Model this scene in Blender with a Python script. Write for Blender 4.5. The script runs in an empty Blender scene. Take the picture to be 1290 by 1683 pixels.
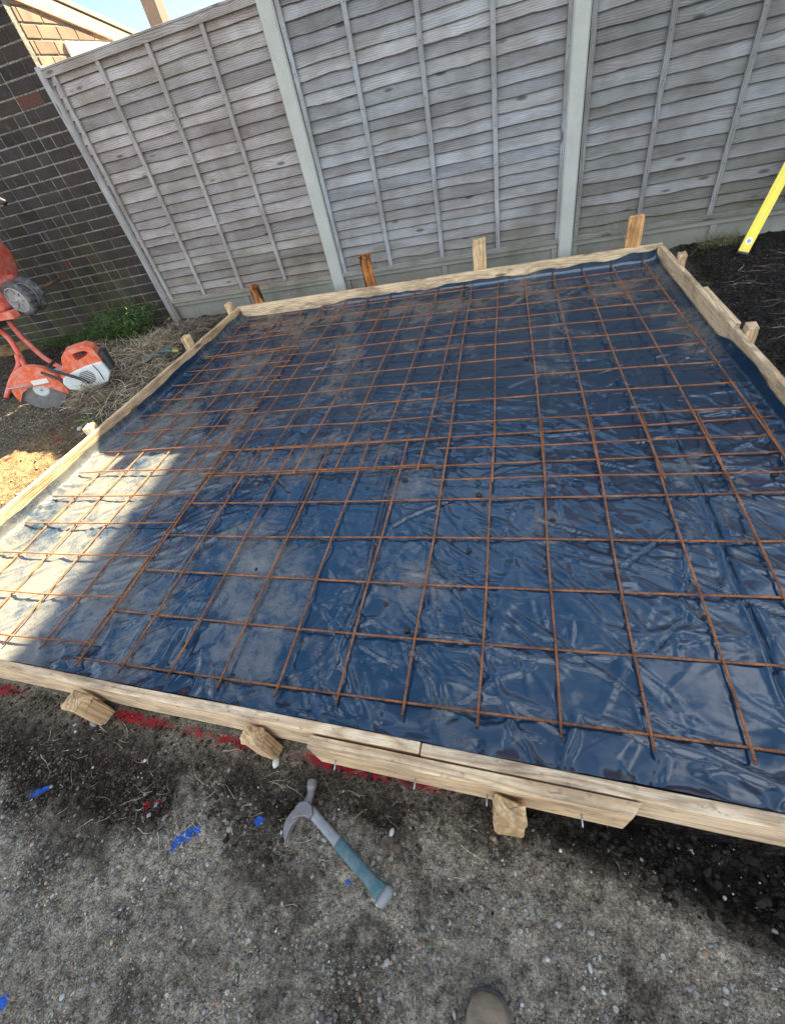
import bpy, math, random
import numpy as np
from mathutils import Matrix, Vector

# ------------------------------------------------------------------ camera, sky, sun, exposure
scene = bpy.context.scene
COL = scene.collection
cam_data = bpy.data.cameras.new("camera")
cam = bpy.data.objects.new("camera", cam_data)
COL.objects.link(cam)
scene.camera = cam
CAM = (1.48394, -0.42495, 1.21407)
RX = (0.96285, 0.18717, -0.19464)      # image right
RY = (0.00129, -0.72397, -0.68983)     # image down
RZ = (-0.27003, 0.66395, -0.69732)     # view direction
cam.matrix_world = Matrix(((RX[0], -RY[0], -RZ[0], CAM[0]),
                           (RX[1], -RY[1], -RZ[1], CAM[1]),
                           (RX[2], -RY[2], -RZ[2], CAM[2]),
                           (0, 0, 0, 1)))
cam_data.sensor_fit = 'HORIZONTAL'
cam_data.sensor_width = 36.0
cam_data.lens = 710.82 / 1290 * 36.0
cam_data.clip_start = 0.02
cam_data.clip_end = 2000

SUN_AZ = math.radians(17.0)      # from +Y towards +X
SUN_EL = math.radians(37.4)
world = bpy.data.worlds.new("World")
scene.world = world
world.use_nodes = True
wn, wl = world.node_tree.nodes, world.node_tree.links
bg = wn["Background"]
sky = wn.new("ShaderNodeTexSky")
sky.sky_type = 'NISHITA'
sky.sun_disc = False
sky.sun_elevation = SUN_EL
sky.sun_rotation = SUN_AZ
sky.ozone_density = 1.0
sky.air_density = 0.8
sky.dust_density = 0.4
bg.inputs[1].default_value = 0.05
# broken white clouds in the sky
tc = wn.new("ShaderNodeTexCoord")
mp = wn.new("ShaderNodeMapping"); mp.inputs['Scale'].default_value = (1.0, 1.0, 2.2)
nz = wn.new("ShaderNodeTexNoise"); nz.inputs['Scale'].default_value = 3.8; nz.inputs['Detail'].default_value = 6; nz.inputs['Roughness'].default_value = .55
cr = wn.new("ShaderNodeMapRange"); cr.inputs[1].default_value = .46; cr.inputs[2].default_value = .66
mx = wn.new("ShaderNodeMix"); mx.data_type = 'RGBA'
mx.inputs[7].default_value = (5.5, 5.9, 6.4, 1)
wl.new(tc.outputs['Generated'], mp.inputs[0]); wl.new(mp.outputs[0], nz.inputs['Vector'])
sx = wn.new("ShaderNodeSeparateXYZ"); wl.new(tc.outputs['Generated'], sx.inputs[0])
bi = wn.new("ShaderNodeMath"); bi.operation = 'MULTIPLY_ADD'; bi.inputs[1].default_value = -.19      # extra unseen cloud added opposite the sun to fill the shade
wl.new(sx.outputs[1], bi.inputs[0]); wl.new(nz.outputs[0], bi.inputs[2]); wl.new(bi.outputs[0], cr.inputs[0]); wl.new(cr.outputs[0], mx.inputs[0])
tn = wn.new("ShaderNodeMix"); tn.data_type = 'RGBA'; tn.blend_type = 'MULTIPLY'; tn.inputs[0].default_value = 1; tn.inputs[7].default_value = (.42, .54, .59, 1)
wl.new(sky.outputs[0], tn.inputs[6]); wl.new(tn.outputs[2], mx.inputs[6]); wl.new(mx.outputs[2], bg.inputs[0])

sun_data = bpy.data.lights.new("sun", 'SUN')
sun_data.energy = 5.0
sun_data.angle = math.radians(0.5)
sun_data.color = (1.0, 0.85, 0.58)
sun = bpy.data.objects.new("sun", sun_data)
COL.objects.link(sun)
sdir = Vector((math.sin(SUN_AZ) * math.cos(SUN_EL), math.cos(SUN_AZ) * math.cos(SUN_EL), math.sin(SUN_EL)))
sun.rotation_euler = sdir.to_track_quat('Z', 'Y').to_euler()
sun.location = (2, 6, 8)

scene.view_settings.view_transform = 'Standard'
scene.view_settings.look = 'None'
scene.view_settings.exposure = 3.2
scene.view_settings.gamma = 1

rng = np.random.default_rng(7)
random.seed(7)

# ------------------------------------------------------------------ noise
def _hash(ix, iy, seed):
    h = (ix.astype(np.int64) * 374761393 + iy.astype(np.int64) * 668265263 + seed * 974711) & 0x7fffffff
    h = ((h ^ (h >> 13)) * 1274126177) & 0x7fffffff
    return ((h ^ (h >> 16)) & 0xffff) / 65535.0
def vnoise(x, y, seed=0):
    x, y = x * .866 - y * .5, x * .5 + y * .866
    ix, iy = np.floor(x), np.floor(y)
    fx, fy = x - ix, y - iy
    u = fx * fx * fx * (fx * (fx * 6 - 15) + 10); v = fy * fy * fy * (fy * (fy * 6 - 15) + 10)
    def g(dx, dy):
        a = _hash(ix + dx, iy + dy, seed) * 6.2831853
        return np.cos(a) * (fx - dx) + np.sin(a) * (fy - dy)
    n = (g(0, 0) * (1 - u) + g(1, 0) * u) * (1 - v) + (g(0, 1) * (1 - u) + g(1, 1) * u) * v
    return np.clip(.5 + .85 * n, 0, 1)
def fbm(x, y, freq=1.0, octv=4, seed=0, gain=.5):
    s = np.zeros_like(x); a = 1.0; t = 0
    for o in range(octv):
        s = s + a * vnoise(x * freq + 17.3 * o, y * freq - 9.1 * o, seed + o * 13)
        t += a; a *= gain; freq *= 2.03
    return s / t
def sst(a, b, x):
    t = np.clip((x - a) / (b - a), 0, 1)
    return t * t * (3 - 2 * t)

# ------------------------------------------------------------------ mesh builder
class MB:
    def __init__(s):
        s.v = []; s.f = []; s.c = []; s.g = []; s.n = 0
    def add(s, v, f, col=None, g=None):
        v = np.asarray(v, float)
        s.v.append(v)
        s.f.extend([tuple(int(i) + s.n for i in q) for q in f])
        s.c.append(np.tile(np.array(col if col is not None else (1, 1, 1), float), (len(v), 1)) if np.ndim(col) < 2 else np.asarray(col, float))
        s.g.append(v if g is None else np.asarray(g, float))
        s.n += len(v)
        return s
    def box(s, c, size, R=None, col=None, goff=None, taper=None):
        sx, sy, sz = [k / 2 for k in size]
        p = np.array([(x, y, z) for x in (-sx, sx) for y in (-sy, sy) for z in (-sz, sz)], float)
        if taper is not None: p[p[:, 2] > 0, :2] *= taper
        f = [(0, 1, 3, 2), (4, 6, 7, 5), (0, 4, 5, 1), (2, 3, 7, 6), (0, 2, 6, 4), (1, 5, 7, 3)]
        g = p + (rng.uniform(-20, 20, 3) if goff is None else goff)
        q = p @ np.array(R).T if R is not None else p
        return s.add(q + np.array(c), f, col, g)
    def tube(s, path, r, n=10, col=None, cap=True):
        P = np.asarray(path, float); m = len(P)
        rr = np.full(m, r) if np.ndim(r) == 0 else np.asarray(r, float)
        T = np.gradient(P, axis=0); T /= np.linalg.norm(T, axis=1)[:, None] + 1e-12
        up = np.array([0, 0, 1.0]) if abs(T[0, 2]) < .9 else np.array([1.0, 0, 0])
        a = np.cross(T[0], up); a /= np.linalg.norm(a)
        V = []
        for i in range(m):
            a = a - T[i] * (a @ T[i]); a /= np.linalg.norm(a)
            b = np.cross(T[i], a)
            th = np.arange(n) * 2 * np.pi / n
            V.append(P[i] + rr[i] * (np.cos(th)[:, None] * a + np.sin(th)[:, None] * b))
        V = np.concatenate(V)
        F = [(i * n + j, i * n + (j + 1) % n, (i + 1) * n + (j + 1) % n, (i + 1) * n + j) for i in range(m - 1) for j in range(n)]
        if cap: F += [tuple(range(n))[::-1], tuple((m - 1) * n + j for j in range(n))]
        return s.add(V, F, col)
    def lathe(s, prof, o, ax, n=32, col=None, a0=0, a1=2 * math.pi):
        """prof: (r, h) pairs revolved about axis ax through o"""
        ax = np.array(ax, float); ax /= np.linalg.norm(ax)
        up = np.array([0, 0, 1.0]) if abs(ax[2]) < .9 else np.array([1.0, 0, 0])
        u = np.cross(up, ax); u /= np.linalg.norm(u); w = np.cross(ax, u)
        full = abs(a1 - a0 - 2 * math.pi) < 1e-6
        k = n if full else n + 1
        th = a0 + (a1 - a0) * np.arange(k) / n
        V = np.concatenate([np.array(o) + ax * h + r * (np.cos(th)[:, None] * u + np.sin(th)[:, None] * w) for r, h in prof])
        m = len(prof)
        F = [(i * k + j, i * k + (j + 1) % k, (i + 1) * k + (j + 1) % k, (i + 1) * k + j) for i in range(m - 1) for j in range(n)]
        return s.add(V, F, col)
    def prism(s, outl, R, o, t0, t1, col=None, holes=False):
        """2-D outline (a, b) in the local XZ plane, thickness t0..t1 along local Y"""
        O = np.asarray(outl, float); n = len(O)
        V = np.concatenate([np.stack([O[:, 0], np.full(n, t), O[:, 1]], 1) for t in (t0, t1)])
        V = V @ np.array(R).T + np.array(o)
        F = [tuple(range(n)), tuple(range(2 * n - 1, n - 1, -1))] + [(i, n + i, n + (i + 1) % n, (i + 1) % n) for i in range(n)]
        return s.add(V, F, col)
    def ringprism(s, outl, inl, R, o, t0, t1, col=None):
        """band between two outlines with the same vertex count"""
        A, B = np.asarray(outl, float), np.asarray(inl, float); n = len(A)
        V = np.concatenate([np.stack([K[:, 0], np.full(n, t), K[:, 1]], 1) for t in (t0, t1) for K in (A, B)])
        V = V @ np.array(R).T + np.array(o)
        F = []
        for i in range(n):
            j = (i + 1) % n
            F += [(i, j, n + j, n + i), (2 * n + j, 2 * n + i, 3 * n + i, 3 * n + j), (j, i, 2 * n + i, 2 * n + j), (n + i, n + j, 3 * n + j, 3 * n + i)]
        return s.add(V, F, col)
    def build(s, name, mat, parent=None, origin=None, smooth=False, bevel=0, auto=None):
        V = np.concatenate(s.v); C = np.concatenate(s.c); G = np.concatenate(s.g)
        org = np.array(origin, float) if origin is not None else np.zeros(3)
        p_ = parent
        while p_ is not None: org = org + np.array(p_.location); p_ = p_.parent
        me = bpy.data.meshes.new(name)
        me.from_pydata((V - org).tolist(), [], s.f)
        a = me.attributes.new("col", 'FLOAT_COLOR', 'POINT'); a.data.foreach_set("color", np.concatenate([C, np.ones((len(C), 1))], 1).ravel())
        a = me.attributes.new("gc", 'FLOAT_VECTOR', 'POINT'); a.data.foreach_set("vector", G.ravel())
        if smooth:
            me.polygons.foreach_set("use_smooth", [True] * len(me.polygons))
        me.materials.append(mat)
        me.update()
        o = bpy.data.objects.new(name, me); COL.objects.link(o)
        if parent is not None: o.parent = parent
        else: o.location = org.tolist()
        if bevel:
            b = o.modifiers.new("bevel", 'BEVEL'); b.width = bevel; b.segments = 2; b.limit_method = 'ANGLE'; b.angle_limit = math.radians(40)
        return o
def grid_obj(name, X, Y, Z, mat, cols=None, extra=None, origin=(0, 0, 0), smooth=True):
    ny, nx = X.shape
    V = np.stack([X, Y, Z], -1).reshape(-1, 3) - np.array(origin)
    i = np.arange(ny * nx).reshape(ny, nx)
    F = np.stack([i[:-1, :-1], i[:-1, 1:], i[1:, 1:], i[1:, :-1]], -1).reshape(-1, 4)
    me = bpy.data.meshes.new(name)
    me.vertices.add(len(V)); me.vertices.foreach_set("co", V.ravel())
    me.loops.add(F.size); me.loops.foreach_set("vertex_index", F.ravel().astype(np.int32))
    me.polygons.add(len(F)); me.polygons.foreach_set("loop_start", np.arange(0, F.size, 4, dtype=np.int32))
    me.polygons.foreach_set("use_smooth", np.ones(len(F), bool) if smooth else np.zeros(len(F), bool))
    me.update(calc_edges=True)
    if cols is not None:
        a = me.attributes.new("col", 'FLOAT_COLOR', 'POINT')
        a.data.foreach_set("color", np.concatenate([cols.reshape(-1, 3), np.ones((len(V), 1))], 1).ravel())
    for k, d in (extra or {}).items():
        a = me.attributes.new(k, 'FLOAT', 'POINT'); a.data.foreach_set("value", d.ravel())
    me.materials.append(mat)
    o = bpy.data.objects.new(name, me); COL.objects.link(o); o.location = origin
    return o
def tag(o, label, cat, group=None):
    o['label'] = label; o['category'] = cat
    if group: o['group'] = group
    return o
def thing(name, label, cat, loc, group=None):
    o = bpy.data.objects.new(name, None); COL.objects.link(o); o.location = loc
    o.empty_display_size = .1
    return tag(o, label, cat, group)
def structure(o): o['kind'] = 'structure'; return o
def stuff(o, label=None, cat=None):
    o['kind'] = 'stuff'
    if label: o['label'] = label
    if cat: o['category'] = cat
    return o
def rotz(a): c, s = math.cos(a), math.sin(a); return np.array([[c, -s, 0], [s, c, 0], [0, 0, 1]])
def axes(x, z=(0, 0, 1)):
    x = np.array(x, float); x /= np.linalg.norm(x); z = np.array(z, float)
    y = np.cross(z, x); y /= np.linalg.norm(y); z = np.cross(x, y)
    return np.stack([x, y, z], 1)
def bez(P, n=24):
    """Catmull-Rom through the points"""
    P = np.asarray(P, float); Q = np.concatenate([[2 * P[0] - P[1]], P, [2 * P[-1] - P[-2]]]); out = []
    for i in range(1, len(Q) - 2):
        for t in np.linspace(0, 1, max(2, n // (len(P) - 1)), endpoint=False):
            a, b, c, d = Q[i - 1:i + 3]
            out.append(.5 * (2 * b + (c - a) * t + (2 * a - 5 * b + 4 * c - d) * t * t + (3 * b - a - 3 * c + d) * t ** 3))
    out.append(P[-1]); return np.array(out)

# ------------------------------------------------------------------ materials
class NT:
    def __init__(s, name):
        s.m = bpy.data.materials.new(name); s.m.use_nodes = True
        s.t = s.m.node_tree; s.n = s.t.nodes; s.b = s.n["Principled BSDF"]
    def node(s, typ, **kw):
        n = s.n.new("ShaderNode" + typ)
        for k, v in kw.items(): setattr(n, k, v)
        return n
    def link(s, a, b): s.t.links.new(a, b)
    def _in(s, sock, v):
        if hasattr(v, 'is_linked') or isinstance(v, bpy.types.NodeSocket): s.link(v, sock)
        else: sock.default_value = v
    def attr(s, name): return s.node("Attribute", attribute_name=name)
    def objc(s): return s.node("TexCoord").outputs['Object']
    def math(s, op, a, b=0.0, c=0.0):
        n = s.node("Math", operation=op); s._in(n.inputs[0], a); s._in(n.inputs[1], b)
        if len(n.inputs) > 2: s._in(n.inputs[2], c)
        return n.outputs[0]
    def vmul(s, v, k):
        n = s.node("VectorMath", operation='MULTIPLY'); s._in(n.inputs[0], v); n.inputs[1].default_value = k; return n.outputs[0]
    def vadd(s, v, w):
        n = s.node("VectorMath", operation='ADD'); s._in(n.inputs[0], v); s._in(n.inputs[1], w); return n.outputs[0]
    def noise(s, v, scale, detail=4, rough=.55, dist=0):
        n = s.node("TexNoise"); s.link(v, n.inputs['Vector']); n.inputs['Scale'].default_value = scale
        n.inputs['Detail'].default_value = detail; n.inputs['Roughness'].default_value = rough; n.inputs['Distortion'].default_value = dist
        return n.outputs[0]
    def voro(s, v, scale, feature='F1', rnd=1):
        n = s.node("TexVoronoi", feature=feature); s.link(v, n.inputs['Vector']); n.inputs['Scale'].default_value = scale; n.inputs['Randomness'].default_value = rnd
        return n
    def rng(s, v, a, b, lo=0.0, hi=1.0, smooth=False):
        n = s.node("MapRange"); s.link(v, n.inputs[0])
        if smooth: n.interpolation_type = 'SMOOTHSTEP'
        for i, k in enumerate((a, b, lo, hi)): n.inputs[i + 1].default_value = k
        return n.outputs[0]
    def mix(s, f, a, b, blend='MIX'):
        n = s.node("Mix", data_type='RGBA', blend_type=blend)
        s._in(n.inputs[0], f)
        for sk, v in ((n.inputs[6], a), (n.inputs[7], b)):
            if isinstance(v, tuple): sk.default_value = (*v, 1)[:4]
            else: s.link(v, sk)
        return n.outputs[2]
    def bump(s, h, strength=.3, dist=.01, normal=None):
        n = s.node("Bump"); s.link(h, n.inputs['Height']); n.inputs['Strength'].default_value = strength; n.inputs['Distance'].default_value = dist
        if normal is not None: s.link(normal, n.inputs['Normal'])
        s.link(n.outputs[0], s.b.inputs['Normal']); return n.outputs[0]
    def out(s, color=None, rough=None, metal=None, spec=None):
        for k, v in (('Base Color', color), ('Roughness', rough), ('Metallic', metal), ('Specular IOR Level', spec)):
            if v is None: continue
            if isinstance(v, tuple): s.b.inputs[k].default_value = (*v, 1)[:4]
            else: s._in(s.b.inputs[k], v)
        return s.m

def m_fence_wood():
    t = NT("weathered_wood"); g = t.attr("gc").outputs['Vector']; c = t.attr("col").outputs['Color']
    n1 = t.noise(t.vmul(g, (1.5, 8, 8)), 1.0, 2, .45)
    kn = t.voro(t.vmul(g, (3.2, 11, 11)), 1.0); kd = t.rng(kn.outputs['Distance'], .06, .15, 1, 0, True); kw = t.rng(kn.outputs['Distance'], .05, .55, 1, 0, True)
    sp = t.node("SeparateXYZ"); t.link(g, sp.inputs[0])
    ph = t.math('ADD', t.math('MULTIPLY', sp.outputs[2], 620), t.math('ADD', t.math('MULTIPLY', n1, 30), t.math('MULTIPLY', kw, 11)))
    band = t.rng(t.math('SINE', ph), -1, 1)
    band = t.math('POWER', band, 2.2)
    fib = t.noise(t.vmul(g, (14, 420, 420)), 1.0, 3, .6)
    saw = t.noise(t.vmul(g, (420, 8, 8)), 1.0, 2, .5)
    big = t.noise(t.vmul(g, (2.0, 9, 9)), 1.0, 4, .6)
    base = t.mix(t.math('MULTIPLY', band, t.rng(big, .35, .65, .45, 1.0)), (.315, .304, .298), (.125, .115, .110))
    base = t.mix(t.math('MULTIPLY', t.rng(fib, .38, .68), .6), base, (.38, .37, .36))
    base = t.mix(t.math('MULTIPLY', t.rng(big, .46, .68), .6), base, (.15, .130, .112))
    st = t.noise(t.node("TexCoord").outputs['Object'], 2.6, 5, .65)
    base = t.mix(t.math('MULTIPLY', t.rng(st, .44, .68), .6), base, (.145, .122, .098))
    base = t.mix(t.math('MULTIPLY', kd, .8), base, (.07, .058, .052))
    base = t.mix(1.0, base, c, 'MULTIPLY')
    h = t.math('ADD', t.math('MULTIPLY', band, -.6), t.math('ADD', t.math('MULTIPLY', fib, .9), t.math('MULTIPLY', saw, .3)))
    t.bump(h, .5, .002)
    return t.out(base, .9, spec=.08)
def m_new_wood(name="sawn_pine", old=0.0):
    t = NT(name); g = t.attr("gc").outputs['Vector']; c = t.attr("col").outputs['Color']
    n1 = t.noise(t.vmul(g, (1.1, 10, 10)), 1.0, 2, .5)
    sp = t.node("SeparateXYZ"); t.link(g, sp.inputs[0])
    kn = t.voro(t.vmul(g, (3.4, 10, 10)), 1.0); kd = t.rng(kn.outputs['Distance'], .08, .17, 1, 0, True); kw = t.rng(kn.outputs['Distance'], .1, .6, 1, 0, True)
    ph = t.math('ADD', t.math('MULTIPLY', t.math('ADD', sp.outputs[2], t.math('MULTIPLY', sp.outputs[1], .6)), 420), t.math('ADD', t.math('MULTIPLY', n1, 44), t.math('MULTIPLY', kw, 8)))
    band = t.math('POWER', t.rng(t.math('SINE', ph), -1, 1), 1.8)
    fib = t.noise(t.vmul(g, (9, 300, 300)), 1.0, 3, .6)
    dirt = t.noise(t.vmul(g, (4.5, 15, 15)), 1.0, 6, .7)
    spot = t.noise(t.vmul(g, (30, 60, 60)), 1.0, 4, .65)
    base = t.mix(band, (.76, .585, .40), (.55, .375, .225))
    base = t.mix(t.math('MULTIPLY', t.rng(fib, .46, .72), .6), base, (.40, .29, .17))
    base = t.mix(t.math('MULTIPLY', t.rng(dirt,   .43 - .03 * old, .66 - .06 * old), .78 + .2 * old), base, (.19, .13, .085) if not old else (.055, .032, .022))
    base = t.mix(t.math('MULTIPLY', t.rng(spot, .60, .72), .65), base, (.10, .075, .055))
    base = t.mix(t.math('MULTIPLY', kd, .8), base, (.17, .085, .04))
    base = t.mix(1.0, base, c, 'MULTIPLY')
    t.bump(t.math('ADD', t.math('MULTIPLY', band, -.4), t.math('ADD', fib, t.math('MULTIPLY', dirt, .8))), .7, .0025)
    return t.out(base, .85, spec=.1)
def m_concrete(col=(.40, .40, .37)):
    t = NT("cast_concrete"); o = t.objc(); c = t.attr("col").outputs['Color']
    a = t.noise(o, 4, 5, .6); b = t.noise(o, 160, 3, .6); v = t.voro(o, 95)
    base = t.mix(t.rng(a, .3, .7), tuple(k * .78 for k in col), col)
    base = t.mix(t.math('MULTIPLY', t.rng(b, .5, .7), .5), base, tuple(k * 1.25 for k in col))
    base = t.mix(t.math('MULTIPLY', t.rng(v.outputs['Distance'], .0, .16, 1, 0), .75), base, (.12, .12, .115))
    base = t.mix(t.math('MULTIPLY', t.rng(t.noise(t.vmul(o, (3, 3, 1.2)), 1.0, 5, .65), .5, .72), .5), base, (.13, .125, .09))
    base = t.mix(1.0, base, c, 'MULTIPLY')
    t.bump(t.math('ADD', b, t.rng(v.outputs['Distance'], 0, .2)), .5, .003)
    return t.out(base, .9, spec=.12)
def m_brick(sunny=False):
    t = NT("engineering_brick"); o = t.objc(); c = t.attr("col").outputs['Color']
    a = t.noise(o, 9, 5, .65); b = t.noise(o, 120, 3, .6)
    sp = t.node("SeparateXYZ"); t.link(o, sp.inputs[0])
    streak = t.noise(t.vmul(o, (5.5, 5.5, .7)), 1.0, 4, .55)
    base = t.mix(t.rng(a, .40, .75, 0, .7), c, (.060, .055, .055))
    base = t.mix(t.math('MULTIPLY', t.rng(b, .55, .75), .35), base, (.2, .19, .18))
    low = t.rng(sp.outputs[2], .2, 1.1, 1, 0)
    moss = t.math('MULTIPLY', t.rng(streak, .42, .62), t.math('ADD', t.math('MULTIPLY', low, .38), .05))
    base = t.mix(moss, base, (.085, .088, .028))
    eff = t.math('MULTIPLY', t.rng(t.noise(t.vmul(o, (7, 7, 2)), 1.0, 6, .7), .6, .78), .35)
    base = t.mix(eff, base, (.34, .33, .31))
    t.bump(t.math('ADD', a, t.math('MULTIPLY', b, .5)), .5, .006)
    return t.out(base, .8, spec=.12)
def m_mortar():
    t = NT("lime_mortar"); o = t.objc()
    a = t.noise(o, 5, 5, .65); b = t.noise(o, 110, 3, .6)
    base = t.mix(t.rng(a, .35, .68), (.07, .066, .052), (.26, .245, .205))
    base = t.mix(t.math('MULTIPLY', t.rng(b, .52, .7), .6), base, (.46, .45, .41))
    sp = t.node("SeparateXYZ"); t.link(o, sp.inputs[0])
    base = t.mix(t.math('MULTIPLY', t.rng(sp.outputs[2], .2, 1.2, .75, 0), t.rng(t.noise(o, 3, 4, .6), .4, .6)), base, (.12, .125, .05))
    t.bump(b, .8, .004)
    return t.out(base, .92, spec=.2)
def m_plain(name, col, rough=.6, metal=0, dirt=(.30, .24, .2), damt=.35, scale=14, spec=.5, bump=.15):
    t = NT(name); o = t.objc(); c = t.attr("col").outputs['Color']
    a = t.noise(o, scale, 6, .65); b = t.noise(o, scale * 9, 3, .6)
    f = t.math('MULTIPLY', t.rng(t.math('ADD', t.math('MULTIPLY', a, .8), t.math('MULTIPLY', b, .2)), .42, .66), damt)
    base = t.mix(f, t.mix(1.0, c, col, 'MULTIPLY'), dirt)
    t.bump(t.math('ADD', a, b), bump, .003)
    return t.out(base, t.rng(a, .3, .7, rough * .85, min(1, rough * 1.2)), metal, spec)
def m_vcol(name, rough=.85, spec=.2, trans=0):
    t = NT(name); c = t.attr("col").outputs['Color']; o = t.objc()
    n = t.noise(o, 60, 3, .6)
    base = t.mix(t.rng(n, .3, .7, .0, .45), c, t.mix(1.0, c, (.55, .55, .55), 'MULTIPLY'))
    return t.out(base, rough, spec=spec)
def m_rust():
    t = NT("rusty_steel"); o = t.objc(); g = t.attr("gc").outputs['Vector']
    a = t.noise(o, 11, 5, .65); b = t.noise(o, 130, 4, .65)
    base = t.mix(t.rng(a, .34, .66), (.17, .066, .034), (.48, .185, .068))
    base = t.mix(t.math('MULTIPLY', t.rng(b, .46, .7), .7), base, (.06, .036, .028))
    sp = t.node("SeparateXYZ"); t.link(g, sp.inputs[0])
    rib = t.rng(t.math('SINE', t.math('MULTIPLY', sp.outputs[0], 2 * math.pi / .0065)), -.2, .8)
    t.bump(t.math('ADD', t.math('MULTIPLY', rib, 1.0), t.math('MULTIPLY', b, .7)), .8, .0012)
    return t.out(base, .78, .15, .35)
def m_plastic():
    t = NT("polythene_sheet"); o = t.objc(); d = t.attr("dust_sunlit").outputs['Fac']
    n1 = t.noise(o, 17, 8, .78, .6); n2 = t.noise(o, 4.2, 4, .6); n3 = t.noise(o, 210, 2, .6)
    f = t.math('ADD', d, t.math('ADD', t.math('MULTIPLY', t.math('SUBTRACT', n1, .5), 1.6), t.math('MULTIPLY', t.math('SUBTRACT', n2, .5), .6)))
    dust_sunlit = t.math('MULTIPLY', t.rng(f, .48, .98, 0, 1), .58)
    dust_sunlit = t.math('MULTIPLY', dust_sunlit, t.rng(n3, .36, .62, .55, 1))
    speck = t.math('MULTIPLY', t.rng(t.voro(o, 46).outputs['Distance'], .03, .10, 1, 0), t.rng(n1, .5, .62))
    base = t.mix(dust_sunlit, (.009, .030, .058), (.25, .22, .165))
    base = t.mix(t.math('MULTIPLY', speck, .8), base, (.025, .02, .016))
    rough = t.math('ADD', t.math('MULTIPLY', dust_sunlit, .5), t.rng(n2, .3, .7, .09, .2))
    w1 = t.noise(t.vadd(t.vmul(o, (5, 10, 5)), t.vmul(o, (6, -3, 0))), 1.0, 2, .5, .5)
    w2 = t.noise(o, 14, 2, .5, .8)
    r1 = t.math('ABSOLUTE', t.math('SUBTRACT', w1, .5)); r2 = t.math('ABSOLUTE', t.math('SUBTRACT', w2, .5))
    h = t.math('SUBTRACT', t.math('MULTIPLY', n2, .4), t.math('ADD', t.math('MULTIPLY', r1, .35), t.math('MULTIPLY', r2, .10)))
    h = t.math('ADD', h, t.math('MULTIPLY', t.math('MULTIPLY', n3, dust_sunlit), .05))
    t.bump(h, .5, .010)
    t.b.inputs['IOR'].default_value = 1.68
    return t.out(base, rough, spec=.6)
def m_ground():
    t = NT("site_ground"); o = t.objc(); c = t.attr("col").outputs['Color']; pb = t.attr("peb").outputs['Fac']
    a = t.noise(o, 7, 6, .68); b = t.noise(o, 45, 5, .7); e = t.noise(o, 240, 3, .65)
    base = t.mix(1.0, c, t.mix(t.rng(b, .3, .7), (.22, .21, .20), (1.75, 1.72, 1.66)), 'MULTIPLY')
    base = t.mix(1.0, base, t.mix(t.rng(e, .32, .68), (.4, .4, .4), (1.6, 1.6, 1.6)), 'MULTIPLY')
    hts = t.math('ADD', t.math('MULTIPLY', b, .8), t.math('MULTIPLY', e, .3))
    for sc, th, k in ((62, .32, .9), (120, .32, .9), (260, .34, .8)):
        v = t.voro(o, sc)
        sepn = t.node("SeparateColor"); t.link(v.outputs['Color'], sepn.inputs[0])
        on = t.math('MULTIPLY', t.rng(v.outputs['Distance'], th, th + .12, 1, 0), t.math('GREATER_THAN', sepn.outputs[0], .52))
        on = t.math('MULTIPLY', on, t.math('MULTIPLY', pb, k))
        ramp = t.node("ValToRGB"); cr_ = ramp.color_ramp
        cols = [(0, (.09, .08, .07)), (.25, (.34, .32, .27)), (.45, (.25, .16, .085)), (.62, (.50, .48, .41)), (.8, (.24, .18, .13)), (1, (.64, .61, .53))]
        while len(cr_.elements) < len(cols): cr_.elements.new(.5)
        for el, (p_, cc) in zip(cr_.elements, cols): el.position = p_; el.color = (*cc, 1)
        t.link(sepn.outputs[1], ramp.inputs[0])
        base = t.mix(on, base, ramp.outputs[0])
        hts = t.math('ADD', hts, t.math('MULTIPLY', on, .55 * 75 / sc))
    # spray paint left on the ground
    pr, pbl = t.attr("red").outputs['Fac'], t.attr("blue").outputs['Fac']
    fr = t.rng(t.math('ADD', pr, t.math('ADD', t.math('MULTIPLY', t.math('SUBTRACT', e, .5), 1.8), t.math('MULTIPLY', t.math('SUBTRACT', b, .5), 1.4))), .48, .62)
    fb = t.rng(t.math('ADD', pbl, t.math('MULTIPLY', t.math('SUBTRACT', b, .5), 2.0)), .46, .60)
    base = t.mix(t.math('MULTIPLY', fr, .85), base, (.34, .008, .022))
    base = t.mix(t.math('MULTIPLY', fb, .92), base, t.mix(t.rng(e, .3, .7), (.015, .07, .36), (.04, .16, .62)))
    t.bump(hts, 1.0, .02)
    return t.out(base, .95, spec=.06)

M_FENCE = m_fence_wood(); M_PINE = m_new_wood(); M_ROTTEN = m_new_wood("rotten_pine", 1.0); M_CONC = m_concrete(); M_BRICK = m_brick(); M_MORTAR = m_mortar()
M_RUST = m_rust(); M_PLASTIC = m_plastic(); M_GROUND = m_ground(); M_V = m_vcol("plant_fibre"); M_STONE = m_vcol("pebble_stone", .8, .35)
M_RED = m_plain("orange_red_enamel", (.62, .075, .035), .45, dirt=(.58, .42, .37), damt=.55, scale=18)
M_SAWRED = m_plain("saw_orange_plastic", (.72, .10, .02), .45, dirt=(.60, .45, .40), damt=.6, scale=30)
M_SAWWHITE = m_plain("saw_white_plastic", (.62, .64, .62), .5, dirt=(.45, .40, .34), damt=.35, scale=24)
M_BLACK = m_plain("black_rubber", (.022, .022, .024), .6, dirt=(.14, .13, .12), damt=.35, scale=20)
M_TYRE = m_plain("dusty_tyre_rubber", (.05, .05, .052), .8, dirt=(.25, .24, .23), damt=.75, scale=26)
M_GREY = m_plain("dusty_grey_metal", (.33, .33, .33), .6, .3, dirt=(.42, .40, .37), damt=.5, scale=28)
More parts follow.
